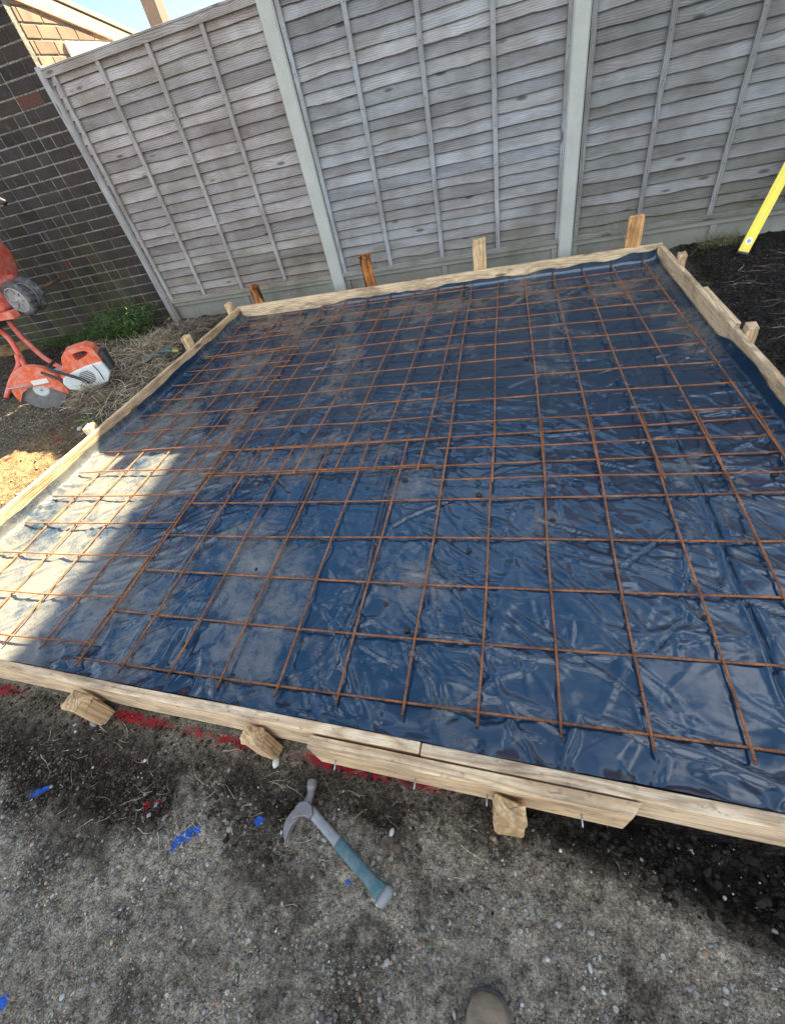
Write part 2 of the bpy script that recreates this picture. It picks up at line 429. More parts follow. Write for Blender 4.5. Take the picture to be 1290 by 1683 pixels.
M_BLADE = m_plain("diamond_blade_steel", (.15, .145, .14), .65, .2, dirt=(.30, .28, .26), damt=.7, scale=18)
M_STEEL = m_plain("worn_hammer_steel", (.20, .19, .19), .5, .7, dirt=(.15, .11, .08), damt=.55, scale=40)
M_HGREY = m_plain("worn_grey_rubber", (.17, .185, .19), .65, dirt=(.33, .31, .28), damt=.6, scale=36)
M_TEAL = m_plain("teal_rubber_grip", (.022, .088, .105), .6, dirt=(.26, .25, .22), damt=.4, scale=34)
M_YELLOW = m_plain("yellow_level_paint", (.80, .64, .05), .5, dirt=(.50, .42, .22), damt=.4, scale=26)
M_ZINC = m_plain("zinc_screw", (.45, .52, .58), .35, .9, damt=.1)
M_SUEDE = m_plain("tan_suede", (.27, .205, .135), .9, dirt=(.12, .10, .08), damt=.75, scale=26, spec=.15, bump=.5)
M_SOLE = m_plain("boot_sole_rubber", (.05, .042, .035), .8, damt=.4)
M_ROOF = m_plain("roofing_felt", (.20, .19, .18), .85, damt=.3)
M_BARGE = m_plain("painted_barge_board", (.55, .27, .16), .75, dirt=(.62, .5, .36), damt=.6, scale=12)
M_WHITE = m_plain("white_paint", (.80, .80, .78), .6, dirt=(.6, .57, .5), damt=.25)
M_RENDER = m_plain("pale_render", (.62, .60, .55), .85, dirt=(.5, .48, .43), damt=.4, scale=3)
M_GLASS = m_plain("window_glass", (.03, .035, .04), .08, damt=0)
M_TILE = m_plain("roof_tile", (.22, .10, .07), .8, dirt=(.14, .1, .08), damt=.5)
M_BARK = m_plain("old_dark_timber", (.16, .12, .10), .9, dirt=(.30, .2, .12), damt=.5, scale=8)

# ------------------------------------------------------------------ layout functions of the slab
def xl(y): return -.985 + .070 * y            # inner face of left board
def xr(y): return 2.536 - .0426 * y           # inner face of right board
def yf(x): return -.070 - .043 * x            # inner face of front board
def yb(x): return 3.052 + .012 * x            # inner face of back board

# ------------------------------------------------------------------ ground
def lines(segs):
    out = []
    for a, b, d in segs: out.append(np.arange(a, b, d))
    out.append([segs[-1][1]]); return np.concatenate(out)
gx = lines([(-200, -20, 20), (-20, -5, 1), (-5, -3, .1), (-3, -.35, .02), (-.35, 2.35, .006), (2.35, 4.2, .02), (4.2, 6, .1), (6, 20, 1), (20, 200, 20)])
gy = lines([(-200, -20, 20), (-20, -3, 1), (-3, -.95, .1), (-.95, -.05, .006), (-.05, 3.6, .02), (3.6, 8, .2), (8, 20, 1), (20, 200, 20)])
X, Y = np.meshgrid(gx, gy)
near = ((np.abs(X) < 6) & (np.abs(Y) < 6)).astype(float)
front = sst(.05, -.25, Y + .05 * (X > -9))
left = sst(-.7, -1.1, X) * sst(-.4, .2, Y)
right = sst(2.4, 2.65, X) * sst(-.5, .3, Y)
Zg = np.full_like(X, -.055)
Zg -= .045 * sst(.7, 1.7, X) * front
pit_line = -.20 - .34 * np.clip(X - 1.55, 0, 1.2) - .03 * (fbm(X, Y, 7, 3, 41) - .5)
pit = sst(1.25, 1.75, X) * sst(-.05, .05, Y - pit_line) * sst(.3, -.05, Y)
Zg -= .05 * pit
Zg = Zg * (1 - left) + (-.035 + .03 * (fbm(X, Y, 1.6, 3, 5) - .5)) * left
Zg = Zg * (1 - right) + (-.02 + .05 * (fbm(X, Y, 2.2, 4, 8) - .45)) * right
mound = np.exp(-(((X + 1.50) / .36) ** 2 + ((Y - 1.12) / .38) ** 2))
Zg += .06 * mound + .05 * np.exp(-(((X + 1.5) / .5) ** 2 + ((Y - 2.75) / .4) ** 2))
inside = ((X > xl(Y) - .02) & (X < xr(Y) + .02) & (Y > yf(X) - .02) & (Y < yb(X) + .02))
Zg += near * (1 - inside) * ((fbm(X, Y, 9, 4, 21) - .5) * .022 * (1 + 1.6 * np.clip(left + right + pit, 0, 1)) + (fbm(X, Y, 48, 3, 33) - .5) * .010 * (1 + 1.2 * np.clip(left + right + pit, 0, 1)))
Zg = np.where(inside, -.055, Zg)
def mixc(base, f, col): return base * (1 - f[..., None]) + np.array(col) * f[..., None]
C = np.tile(np.array((.235, .205, .160)), (*X.shape, 1))
C = C * (.45 + 1.1 * fbm(X, Y, 5.5, 5, 19, .6))[..., None]
patch = sst(.46, .66, fbm(X, Y, 3.6, 6, 3, .62) + .10 * sst(.9, .2, X))
edge_soil = sst(-.36, -.22, Y + .22 * (fbm(X, Y, 5, 5, 14, .6) - .5) + .11 * (1 - sst(.2, .9, X)) - .02)
dark = np.clip(patch * .72 + edge_soil * front, 0, 1)
C = mixc(C, dark * front, (.020, .0145, .0105))
C = mixc(C, pit, (.009, .0078, .007))
fl = np.clip(left, 0, 1)
C = mixc(C, fl, (.070, .056, .042))
C = mixc(C, fl * sst(.45, .6, fbm(X, Y, 4, 3, 71)), (.035, .028, .022))
C = mixc(C, np.clip(mound * 1.4, 0, 1) * fl, (.20, .135, .070))
grav = sst(-1.55, -1.8, X) * sst(2.15, 1.9, Y) * sst(.9, 1.2, Y)
C = mixc(C, grav * .8, (.115, .095, .060))
C = mixc(C, np.clip(right, 0, 1), (.013, .0115, .0105))
mossl = sst(3.05, 3.3, Y + .25 * (fbm(X, Y, 3, 3, 77) - .5)) * sst(-1.9, -2.1, X) * near
C = mixc(C, mossl * .8, (.075, .095, .022))
C = mixc(C, sst(3.5, 3.7, Y), (.08, .10, .04)); C = mixc(C, 1 - near, (.09, .09, .06))
peb = np.clip((1 - dark * .75) * front * (1 - pit * .8) * (.25 + .9 * sst(.38, .62, fbm(X, Y, 8, 4, 123, .6))) + .25 * fl + .75 * grav + .12 * right, 0, 1) * near
def blob(cx, cy, rx, ry, ang=0):
    c, s = math.cos(ang), math.sin(ang); dx, dy = X - cx, Y - cy
    return np.exp(-(((dx * c + dy * s) / rx) ** 2 + ((-dx * s + dy * c) / ry) ** 2))
red = np.zeros_like(X)
for cx, rx, k in ((-.30, .10, 1.1), (.33, .12, 1.15), (.55, .09, .7), (.72, .10, 1.0), (1.05, .16, 1.05), (1.24, .10, .9)):
    red = np.maximum(red, k * blob(cx, yf(cx) - .054, rx * 1.15, .022, -.04) * (.25 + 1.2 * fbm(X, Y, 26, 4, 66, .65)))
red = np.maximum(red, .75 * blob(.500, -.350, .012, .022)); red = np.maximum(red, .75 * blob(.53, -.335, .02, .008, .6))
for cx, cy in ((-1.56, 1.16), (-1.66, 1.02), (-1.34, 1.36), (-1.49, 1.47)): red = np.maximum(red, .9 * blob(cx, cy, .035, .025, .5))
blue = np.zeros_like(X)
for cx, cy, rx, ry, a in ((.655, -.396, .050, .017, .75), (.845, -.327, .017, .012, .3), (.124, -.367, .030, .010, .6), (.380, -.742, .014, .016, 0), (.99, -.30, .01, .006, .2), (1.11, -.40, .007, .007, 0)):
    blue = np.maximum(blue, 1.05 * blob(cx, cy, rx, ry, a))
ground = structure(grid_obj("ground", X, Y, Zg, M_GROUND, C, {"peb": peb, "red": red, "blue": blue}))
def gz(x, y):
    """ground height at points"""
    x = np.atleast_1d(x); y = np.atleast_1d(y)
    i = np.clip(np.searchsorted(gx, x) - 1, 0, len(gx) - 2); j = np.clip(np.searchsorted(gy, y) - 1, 0, len(gy) - 2)
    fx = (x - gx[i]) / (gx[i + 1] - gx[i]); fy = (y - gy[j]) / (gy[j + 1] - gy[j])
    return (Zg[j, i] * (1 - fx) + Zg[j, i + 1] * fx) * (1 - fy) + (Zg[j + 1, i] * (1 - fx) + Zg[j + 1, i + 1] * fx) * fy

# ------------------------------------------------------------------ brick outbuilding
bld = thing("brick_outbuilding", "dark brick outbuilding with a sunlit gable end beside the left end of the fence", "building", (-1.8, 3.46, -.06))
bld.rotation_euler = (0, 0, math.radians(4))
BX, BY = -1.80, 3.46
def verge(y): return 2.095 - .173 * (y - 3.46)
mort = MB()
mort.box((BX - 2.0 - .004, BY + 1.7 + .004, .95), (4.0 - .008, 3.4 - .008, 2.1))
mb = MB()
mort.v = []; mort.f = []; mort.c = []; mort.g = []; mort.n = 0
q = .005
x0, x1, y0, y1 = BX - 4.2, BX - q, BY + q, BY + 3.6
V = [(x0, y0, -.15), (x1, y0, -.15), (x1, y1, -.15), (x0, y1, -.15), (x0, y0, verge(y0) + .06), (x1, y0, verge(y0) + .06), (x1, y1, verge(y1) + .06), (x0, y1, verge(y1) + .06)]
mort.add(V, [(0, 1, 5, 4), (1, 2, 6, 5), (2, 3, 7, 6), (3, 0, 4, 7), (4, 5, 6, 7)])
mort.build("mortar_joints", M_MORTAR, bld)
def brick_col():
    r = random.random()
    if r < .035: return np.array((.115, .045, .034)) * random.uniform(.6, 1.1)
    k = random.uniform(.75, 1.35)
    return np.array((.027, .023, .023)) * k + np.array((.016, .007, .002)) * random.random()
H = .0795
for r in range(29):
    z = -.10 + r * H
    x = BX; hdr = (r % 2 == 1); first = True; k = 0
    while x > BX - 4.1:
        L = .107 if (hdr and first) or (random.random() < .42) else .216
        first = False
        w = L - .011
        zt = H - .011
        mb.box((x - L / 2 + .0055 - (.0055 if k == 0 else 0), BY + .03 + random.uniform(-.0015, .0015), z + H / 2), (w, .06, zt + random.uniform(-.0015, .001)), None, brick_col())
        x -= L; k += 1
mb.build("front_brickwork", M_BRICK, bld, bevel=.003)
mb = MB()
for r in range(12, 29):
    z = -.10 + r * H
    y = BY; hdr = (r % 2 == 0); first = True
    while y < BY + 3.3:
        L = .105 if (hdr and first) else .218
        first = False
        if z + H < verge(y + L) + .07:
            cc = np.array((.25, .155, .105)) * random.uniform(.75, 1.3)  # gable bricks coloured paler and warmer to paint sunlight on them
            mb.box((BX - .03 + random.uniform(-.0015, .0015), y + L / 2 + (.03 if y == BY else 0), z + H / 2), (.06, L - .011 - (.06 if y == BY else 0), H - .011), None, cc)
        y += L
mb.build("gable_brick_sunlit_tone", M_BRICK, bld, bevel=.003)
sl = np.array([0, 1, -.173]); sl /= np.linalg.norm(sl)
Rv = np.stack([np.array([1.0, 0, 0]), sl, np.cross([1, 0, 0], sl)], 1)
MB().box((BX + .002, BY + 1.62, verge(BY + 1.62) + .045), (.022, 3.9, .095), Rv, (1, 1, 1)).build("barge_board", M_BARGE, bld, bevel=.003)
MB().box((BX - 2.13, BY + 1.62, verge(BY + 1.62) + .118), (4.3, 4.0, .036), Rv).build("roof", M_ROOF, bld, bevel=.004)
MB().box((BX + .012, 4.42, 1.62), (.02, 1.06, .52)).build("white_board", M_WHITE, bld, bevel=.004)

# unseen neighbouring house inferred from its shadow; mansard shaped to fit the shadow edge
hs = thing("neighbour_house", "unseen pale rendered house beyond the fence, its mansard roof shaped for the yard shadow", "house", (6.5, 12.5, -.06))
hx0 = -.3 + math.tan(SUN_AZ) * 7.75 - .06
MB().box(((hx0 + 12.5) / 2, 12.5, 3.0), (12.5 - hx0, 7, 6.2)).build("wall", M_RENDER, hs)
rf = MB()
V = [(hx0, 9, 6.1), (12.5, 9, 6.1), (12.5, 16, 6.1), (hx0, 16, 6.1), (hx0 + 1.34, 9.35, 9.6), (11.4, 9.35, 9.6), (11.4, 15, 9.6), (hx0 + 1.34, 15, 9.6)]
rf.add(V, [(0, 1, 5, 4), (1, 2, 6, 5), (2, 3, 7, 6), (3, 0, 4, 7), (4, 5, 6, 7)]).build("shadow_mansard", M_TILE, hs)
for wx in (3.4, 6.3, 9.5):
    for wz in (1.5, 4.7):
        f = MB().box((wx, 8.98, wz), (1.5, .08, 1.3)).build("window", M_WHITE, hs)
        for dx in (-.36, .36): MB().box((wx + dx, 8.94, wz), (.62, .02, 1.14)).build("pane", M_GLASS, hs)

# ------------------------------------------------------------------ fence
YF = 3.385
def fence_panel(label, xa, xb, battens, ztop, tint, seed, zbot=.135):
    r = np.random.default_rng(seed)
    root = thing("overlap_fence", label, "fence panel", ((xa + xb) / 2, YF, zbot), "overlap panels of the garden fence")
    mb = MB(); n = 70; nb = 24; sp = (ztop - zbot) / nb
    xs = np.linspace(xa, xb, n)
    for b in range(nb):
        zb = zbot + b * sp - .012 + r.uniform(-.005, .005); zt = zbot + (b + 1) * sp + .012
        wav = .010 * (fbm(xs * 1.0, np.full(n, b * 3.1 + seed), 2.0, 3, seed) - .5) + (.020 if r.random() < .3 else .006) * (fbm(xs, np.full(n, b * 7.7), 4.5, 3, seed + 5) - .5)
        zl = zb + wav
        yo = r.uniform(-.002, .002)
        P = []; G = []
        off = r.uniform(-40, 40, 3)
        bark_shade = .0012 + .0042 * fbm(xs, np.full(n, b * 5.3), 5, 2, seed + 9)
        for (zz, yy) in ((zl, -.0135), (zl, -.005), (np.full(n, zt), .007), (np.full(n, zt), .000), (zl + bark_shade, -.0145), (zl + bark_shade + .0012, -.0145)):
            P.append(np.stack([xs, np.full(n, YF + yy + yo), zz], 1)); G.append(np.stack([xs - xa, np.full(n, yy), zz - zb], 1) + off)
        P = np.concatenate(P); G = np.concatenate(G)
        F = []
        for i in range(n - 1):
            F += [(i, i + 1, 4 * n + i + 1, 4 * n + i), (4 * n + i, 4 * n + i + 1, 5 * n + i + 1, 5 * n + i), (5 * n + i, 5 * n + i + 1, 3 * n + i + 1, 3 * n + i), (n + i + 1, n + i, 2 * n + i, 2 * n + i + 1), (i + 1, i, n + i, n + i + 1), (3 * n + i, 3 * n + i + 1, 2 * n + i + 1, 2 * n + i)]
        low = max(0, 1 - b / 7.0) * r.uniform(.7, 1.2)
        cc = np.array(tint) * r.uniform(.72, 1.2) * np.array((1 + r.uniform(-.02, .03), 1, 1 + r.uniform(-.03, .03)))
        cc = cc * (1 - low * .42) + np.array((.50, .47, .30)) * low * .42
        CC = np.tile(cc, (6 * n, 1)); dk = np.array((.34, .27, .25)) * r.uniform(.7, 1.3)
        for kk in (0, 1, 4): CC[kk * n:(kk + 1) * n] = cc * dk  # lower edge: bark colour that also paints the shadow line between boards
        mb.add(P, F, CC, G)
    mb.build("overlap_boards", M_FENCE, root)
    k = np.array(tint)
    for bx, lean in battens:
        n2 = 14; zz = np.linspace(zbot + .012, ztop - .03, n2); wob = r.uniform(-.0015, .0015, n2)
        m = MB(); w = .015
        off = r.uniform(-40, 40, 3)
        P = []; G = []
        for i in range(n2):
            cx = bx + lean * (zz[i] - zbot) + wob[i]
            for dx, dy in ((-w, -.034), (w, -.034), (w, -.012), (-w, -.012)):
                P.append((cx + dx, YF + dy, zz[i])); G.append((zz[i], dy, dx))
        F = [(4 * i + a, 4 * i + (a + 1) % 4, 4 * i + 4 + (a + 1) % 4, 4 * i + 4 + a) for i in range(n2 - 1) for a in range(4)] + [(3, 2, 1, 0), tuple(4 * (n2 - 1) + a for a in range(4))]
        m.add(P, F, k * r.uniform(.98, 1.12), np.array(G) + off)
        b = m.build("batten", M_FENCE, root, bevel=.002)
        for i in range(7):
            z = zbot + .1 + i * (ztop - zbot) / 7.2 + r.uniform(-.03, .03); cx = bx + lean * (z - zbot)
            MB().lathe([(0, .0012), (.003, .0006), (.003, -.002)], (cx + r.uniform(-.004, .004), YF - .0345, z), (0, -1, 0), 8).build("nail_head", M_BLACK, b)
    m = MB(); off = r.uniform(-40, 40, 3)
    m.box(((xa + xb) / 2, YF - .026, ztop - .014), (xb - xa, .024, .040), None, k * 1.05, off).build("top_rail", M_FENCE, root, bevel=.002)
    MB().box(((xa + xb) / 2, YF - .008, ztop + .0125), (xb - xa, .066, .012), None, k * 1.08).build("capping_strip", M_FENCE, root, bevel=.002)
    MB().box(((xa + xb) / 2, YF - .026, zbot + .002), (xb - xa, .024, .034), None, k * .85 * np.array((1, .98, .85))).build("bottom_rail", M_FENCE, root, bevel=.002)
    return root
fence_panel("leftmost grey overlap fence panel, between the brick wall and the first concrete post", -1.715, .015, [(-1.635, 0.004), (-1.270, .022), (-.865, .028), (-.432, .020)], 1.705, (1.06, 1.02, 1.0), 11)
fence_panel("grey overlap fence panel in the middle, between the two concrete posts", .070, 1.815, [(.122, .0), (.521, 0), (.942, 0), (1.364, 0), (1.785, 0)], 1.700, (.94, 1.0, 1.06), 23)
fence_panel("shaded grey overlap fence panel at the right, behind the yellow level", 1.870, 3.70, [(1.912, 0), (2.313, 0), (2.748, .004), (3.18, 0), (3.62, 0)], 1.700, (.74, .78, .80), 37)  # darker tint puts this panel's shade into its wood colour
def conc_post(label, xa, xb, y, ztop=1.82):
    m = MB(); n = 12; P = []; F = []
    zz = np.linspace(-.25, ztop, n)
    prof = [(xa + .004, y + .07), (xa, y + .012), (xa + .009, y), (xb - .009, y), (xb, y + .012), (xb - .004, y + .07)]
    for z in zz:
        for px, py in prof: P.append((px, py, z))
    k = len(prof)
    F = [(k * i + a, k * i + (a + 1) % k, k * i + k + (a + 1) % k, k * i + k + a) for i in range(n - 1) for a in range(k)] + [tuple(range(k))[::-1], tuple(k * (n - 1) + a for a in range(k))]
    m.add(P, F, (1.05, 1.07, 1.05))
    o = m.build("fence_post", M_CONC, None, ((xa + xb) / 2, y, -.05))
    return tag(o, label, "fence post", "concrete posts of the fence")
conc_post("pale concrete fence post between the left and middle fence panels", -.008, .100, 3.338)
conc_post("pale concrete fence post between the middle and right fence panels", 1.797, 1.892, 3.338)
# half-round timber post by the brick wall
tp = thing("timber_fence_post", "rounded grey timber post against the brick wall at the left end of the fence", "fence post", (-1.715, 3.375, -.05))
m = MB(); P = []; G = []; n = 26; ns = 12
off = rng.uniform(-20, 20, 3)
for i, z in enumerate(np.linspace(-.15, 1.735, n)):
    th = np.linspace(0, 2 * np.pi, ns, endpoint=False); rr = .036 * (1 + .05 * np.sin(th * 3 + z * 4)) + .002 * math.sin(z * 9)
    for t_, r_ in zip(th, rr):
        P.append((-1.712 + .003 * math.sin(z * 3) + r_ * math.cos(t_), 3.375 + r_ * math.sin(t_), z)); G.append((z, r_ * math.cos(t_) * 2, r_ * math.sin(t_)))
F = [(ns * i + a, ns * i + (a + 1) % ns, ns * i + ns + (a + 1) % ns, ns * i + ns + a) for i in range(n - 1) for a in range(ns)] + [tuple(ns * (n - 1) + a for a in range(ns))]
m.add(P, F, (1.15, 1.18, 1.2), np.array(G) + off); m.build("round_pole", M_FENCE, tp, smooth=True)
MB().box((-1.668, 3.36, .04), (.045, .03, .30), None, (.75, .70, .62)).build("splint", M_FENCE, tp, bevel=.003)
MB().box((-1.75, 3.441, .80), (.10, .022, 1.86), None, (.7, .68, .66)).build("sun_block_strip", M_FENCE, tp)  # added hidden strip, stops sun leaking between post and wall
# gravel boards
def gravel_board(label, xa, xb):
    root = thing("gravel_board", label, "gravel board", ((xa + xb) / 2, YF, -.10), "concrete gravel boards under the fence")
    m = MB()
    m.box(((xa + xb) / 2, YF + .012, .0), (xb - xa, .03, .24), None, (.62, .62, .57))
    m.box(((xa + xb) / 2, YF - .010, .102), (xb - xa, .018, .036), None, (.72, .72, .66))
    m.build("slab", M_CONC, root, bevel=.004)
    for fx in (.0, .5, 1.0):
        cx = xa + .02 + fx * (xb - xa - .04)
        MB().box((cx, YF - .010, -.017), (.04, .017, .20), None, (.66, .66, .61)).build("rib", M_CONC, root, bevel=.003)
gravel_board("concrete gravel board under the left fence panel, stained by straw", -1.725, -.010)
gravel_board("concrete gravel board under the middle fence panel, mostly hidden by the back formwork", .102, 1.795)
gravel_board("concrete gravel board under the right fence panel, beside black soil", 1.894, 3.70)
# timber pole beyond the fence
m = MB().box((-.925, 3.80, 1.25), (.104, .12, 2.8), np.array([[0, 0, 1.0], [0, 1, 0], [-1, 0, 0]]) if False else None, (1, 1, 1))
tag(m.build("timber_pole", M_BARK, None, (-.925, 3.80, -.1), bevel=.006), "dark squared timber pole rising above the fence, one side in the sun", "pole")

# ------------------------------------------------------------------ formwork
def plank(name, label, a, b, z0, z1, th, side, tint=(1, 1, 1), group=None, nails=None, endcut=0):
    """board from a to b (inner face line), thickness th on the side given (+1 left of a->b)"""
    a, b = np.array(a, float), np.array(b, float); d = b - a; L = np.linalg.norm(d); d /= L; nrm = np.array((-d[1], d[0])) * side
    root_loc = ((a[0] + b[0]) / 2, (a[1] + b[1]) / 2, z0)
    n = max(6, int(L / .06)); P = []; G = []; F = []
    off = rng.uniform(-20, 20, 3)
    s = np.linspace(0, L, n)
    w1 = .006 * (fbm(s, s * 0 + off[0], 1.3, 3, 3) - .5); w2 = .004 * (fbm(s, s * 0 + off[1], 3, 3, 9) - .5); w3 = .008 * (fbm(s, s * 0 + off[2], 1.1, 2, 5) - .5)
    for i in range(n):
        for k, (t, z) in enumerate(((0, z0), (th, z0), (th, z1), (0, z1))):
            ex = endcut * (1 if i == n - 1 else 0) * (-1 if t > 0 else 0)
            p = a + d * (s[i] + ex) + nrm * (t + w1[i] + (w2[i] if t else 0))
            P.append((p[0], p[1], z + (w3[i] if z == z1 else 0))); G.append((s[i], t, z))
    F = [(4 * i + k, 4 * i + (k + 1) % 4, 4 * i + 4 + (k + 1) % 4, 4 * i + 4 + k) for i in range(n - 1) for k in range(4)] + [(3, 2, 1, 0), tuple(4 * (n - 1) + k for k in range(4))]
    mb = MB().add(P, F, tint, np.array(G) + off)
    if nails:
        root = thing(name, label, "formwork board", root_loc, group)
        mb.build("board", M_PINE, root, bevel=.0025)
        for px, pz, tilt in nails:
            y_ = a[1] + (px - a[0]) * d[1] / d[0] + nrm[1] * th
            MB().tube([(px, y_ + .01, pz), (px + tilt * .3, y_ - .020, pz - .004), (px + tilt * .35, y_ - .024, pz - .005)], [.0019, .0017, .0004], 6).build("screw_tip", M_ZINC, root, smooth=True)
        return root
    o = mb.build(name, M_PINE, None, root_loc, bevel=.0025)
    return tag(o, label, "formwork board", group)
FB = "timber formwork boards round the slab"
plank("formwork_board", "long pale formwork board along the front edge, its left part in the sun", (-1.06, yf(-1.06)), (1.27, yf(1.27)), -.035, .100, .026, -1, (1.04, 1.03, 1.0), FB)
plank("formwork_board", "pale formwork board along the front edge, at the right beside the black pit", (1.2735, yf(1.2735)), (2.60, yf(2.60)), -.035, .098, .027, -1, (1.0, 1.0, .98), FB)
plank("formwork_sleeve", "shorter splice board screwed outside the front formwork, screw points showing", (.985, yf(.985) - .031), (1.735, yf(1.735) - .031), -.030, .094, .030, -1, (1.0, .96, .88), None,
      [(1.045, .03, .004), (1.255, .02, -.006), (1.425, .02, .0), (1.625, .03, .006)], .018)
plank("formwork_board", "weathered formwork board along the left edge, partly blazing in sunlight", (xl(-.10), -.02), (xl(3.05), 3.05), -.05, .100, .030, 1, (.93, .86, .76), FB)
plank("formwork_board", "pale formwork board along the back edge below the fence", (-.80, yb(-.80)), (2.43, yb(2.43)), -.05, .103, .028, 1, (1.02, 1.03, .98), FB)
plank("formwork_board", "formwork board along the right edge beside the black soil", (xr(-.21), -.21), (xr(3.05), 3.05), -.05, .100, .026, -1, (.95, .93, .88), FB)
plank("formwork_sleeve", "short splice piece nailed outside the right formwork board", (xr(1.87) + .0295, 1.87), (xr(2.325) + .0295, 2.325), -.04, .095, .024, -1, (1.0, .97, .88))
def stake(label, x, y, zt, w, d, rot=0, z0=-.25, tint=(1, 1, 1), rough=.004, seed=1, mat=None):
    r = np.random.default_rng(seed)
    R = rotz(rot); P = []; G = []; off = r.uniform(-30, 30, 3)
    zs = [z0, z0 + .05, zt - .03, zt - .008, zt]
    c = .18
    prof = np.array([(-1 + c, -1), (1 - c, -1), (1, -1 + c), (1, 1 - c), (1 - c, 1), (-1 + c, 1), (-1, 1 - c), (-1, -1 + c)]) * np.array((w / 2, d / 2)); k = 8
    for i, z in enumerate(zs):
        sc = .5 if i == 0 else 1
        if i == 4: sc = .93
        for q_ in prof:
            v = R @ np.array((q_[0] * sc, q_[1] * sc, 0)); jit = r.uniform(-rough, rough, 3) * (i >= 3)
            P.append(v + np.array((x, y, z)) + jit); G.append((z, q_[0], q_[1]))
    F = [(k * i + a, k * i + (a + 1) % k, k * i + k + (a + 1) % k, k * i + k + a) for i in range(len(zs) - 1) for a in range(k)]
    V = np.array(P); ctr = V[-k:].mean(0) + np.array((0, 0, .003))
    nV = len(V); F += [(k * (len(zs) - 1) + a, k * (len(zs) - 1) + (a + 1) % k, nV) for a in range(k)]
    V = np.concatenate([V, [ctr]]); G.append((zt, 0, 0))
    o = MB().add(V, F, tint, np.array(G) + off).build("timber_stake", mat or M_PINE, None, (x, y, max(z0, -.06)))
    return tag(o, label, "stake", "timber stakes holding the formwork")
stake("square-cut stake at the front left, its sawn end tilted and pale", .182, yf(.18) - .030 - .036, .076, .074, .056, -.15, tint=(.82, .74, .62), rough=.007, seed=3)
stake("stake at the front, just left of the splice board and above the hammer", .815, yf(.815) - .030 - .026, .072, .062, .042, -.10, tint=(.85, .76, .62), rough=.006, seed=4)
stake("chunky stake with frayed sawn end outside the splice board", 1.474, yf(1.474) - .066 - .026, .068, .068, .046, .02, tint=(1.0, .92, .75), rough=.007, seed=5)
stake("stake outside the left board, white in full sun", xl(1.32) - .030 - .035, 1.32, .125, .05, .07, .1, tint=(1.1, 1.08, 1.0), seed=6)
stake("pale stake outside the left board among the straw, beside green debris", xl(2.38) - .030 - .034, 2.38, .165, .05, .075, .1, tint=(1.1, 1.05, .9), seed=7)
stake("pale stake outside the left board, near the back corner", xl(3.07) - .030 - .060, 3.04, .150, .05, .06, .1, tint=(1.1, 1.05, .9), seed=8)
def back_stake(label, x, zt, tint, seed, w=.09, mat=None, rough=.005):
    stake(label, x, yb(x) + .028 + .020, zt, w, .036, 0, tint=tint, rough=rough, seed=seed, mat=mat)
back_stake("short orange stained stake behind the back board, leftmost of the four by the fence", -.595, .240, (.80, .46, .25), 11, .080, M_ROTTEN, .014)
back_stake("orange rotten looking stake behind the back board beside the first concrete post", .395, .318, (.70, .38, .20), 12, .082, M_ROTTEN, .016)
back_stake("pale stake with a brown stain behind the back board below the middle fence panel", 1.243, .297, (1.0, .93, .78), 13, .092)
back_stake("tan stake behind the back board near the right corner, wisps of dry grass above it", 2.252, .276, (.95, .72, .48), 14, .092)
stake("small stake outside the right board, near the back corner", xr(2.79) + .026 + .026, 2.79, .125, .046, .06, -.1, tint=(1.0, .93, .82), seed=15)
stake("small stake with hollowed top outside the right board, beside the splice piece", xr(1.77) + .026 + .026, 1.77, .125, .046, .07, -.1, tint=(1.0, .93, .85), seed=16)

# ------------------------------------------------------------------ plastic sheet
SA, SB = 3.45, 3.15
na, nb_ = 560, 520
ring = np.linspace(-1, 0, 9)[:-1]
A = np.concatenate([ring, np.linspace(0, 1, na), 1 - ring[::-1]])
A = np.concatenate([ring, np.linspace(0, 1, na), 1 + np.linspace(0, 1, 9)[1:]])
B = np.concatenate([ring, np.linspace(0, 1, nb_), 1 + np.linspace(0, 1, 9)[1:]])
AA, BB = np.meshgrid(A, B)
Ac, Bc = np.clip(AA, 0, 1), np.clip(BB, 0, 1)
xx = Ac * 3.4 - .95; yy = Bc * 3.15 - .08
for _ in range(3):
    yy = yf(xx) + .012 + Bc * (yb(xx) - yf(xx) - .024)
    xx = xl(yy) + .012 + Ac * (xr(yy) - xl(yy) - .024)
dl, dr_, df, db = xx - xl(yy), xr(yy) - xx, yy - yf(xx), yb(xx) - yy
def ridged(u, v, fr, seed, p=2.0): return (1 - np.abs(2 * fbm(u, v, fr, 3, seed) - 1)) ** p
dis = fbm(xx, yy, 1.7, 3, 90) - .5; dis2 = fbm(xx, yy, 1.7, 3, 95) - .5
hx, hy = xx + .5 * dis, yy + .5 * dis2
h = .013 * (fbm(xx, yy, 2.2, 3, 1) - .5)
wr = sst(.5, 1.6, xx) * sst(2.2, 1.0, yy)               # crumpled, clean sheet at front right
wl_ = sst(.25, -.1, xx)
wb = sst(1.4, 2.4, yy)
c1, s1 = math.cos(-.6), math.sin(-.6)
u1, v1 = hx * c1 + hy * s1, -hx * s1 + hy * c1
h += wr * .005 * (ridged(hx * .8 + hy * .4, hy * 1.6 - hx * .5, 2.0, 2, 2) - .3)
h += .0010 * (fbm(hx, hy, 20, 2, 44) - .5)
WX, WY = xx + .05 * (fbm(xx, yy, 4, 3, 97) - .5), yy + .05 * (fbm(xx, yy, 4, 3, 98) - .5)
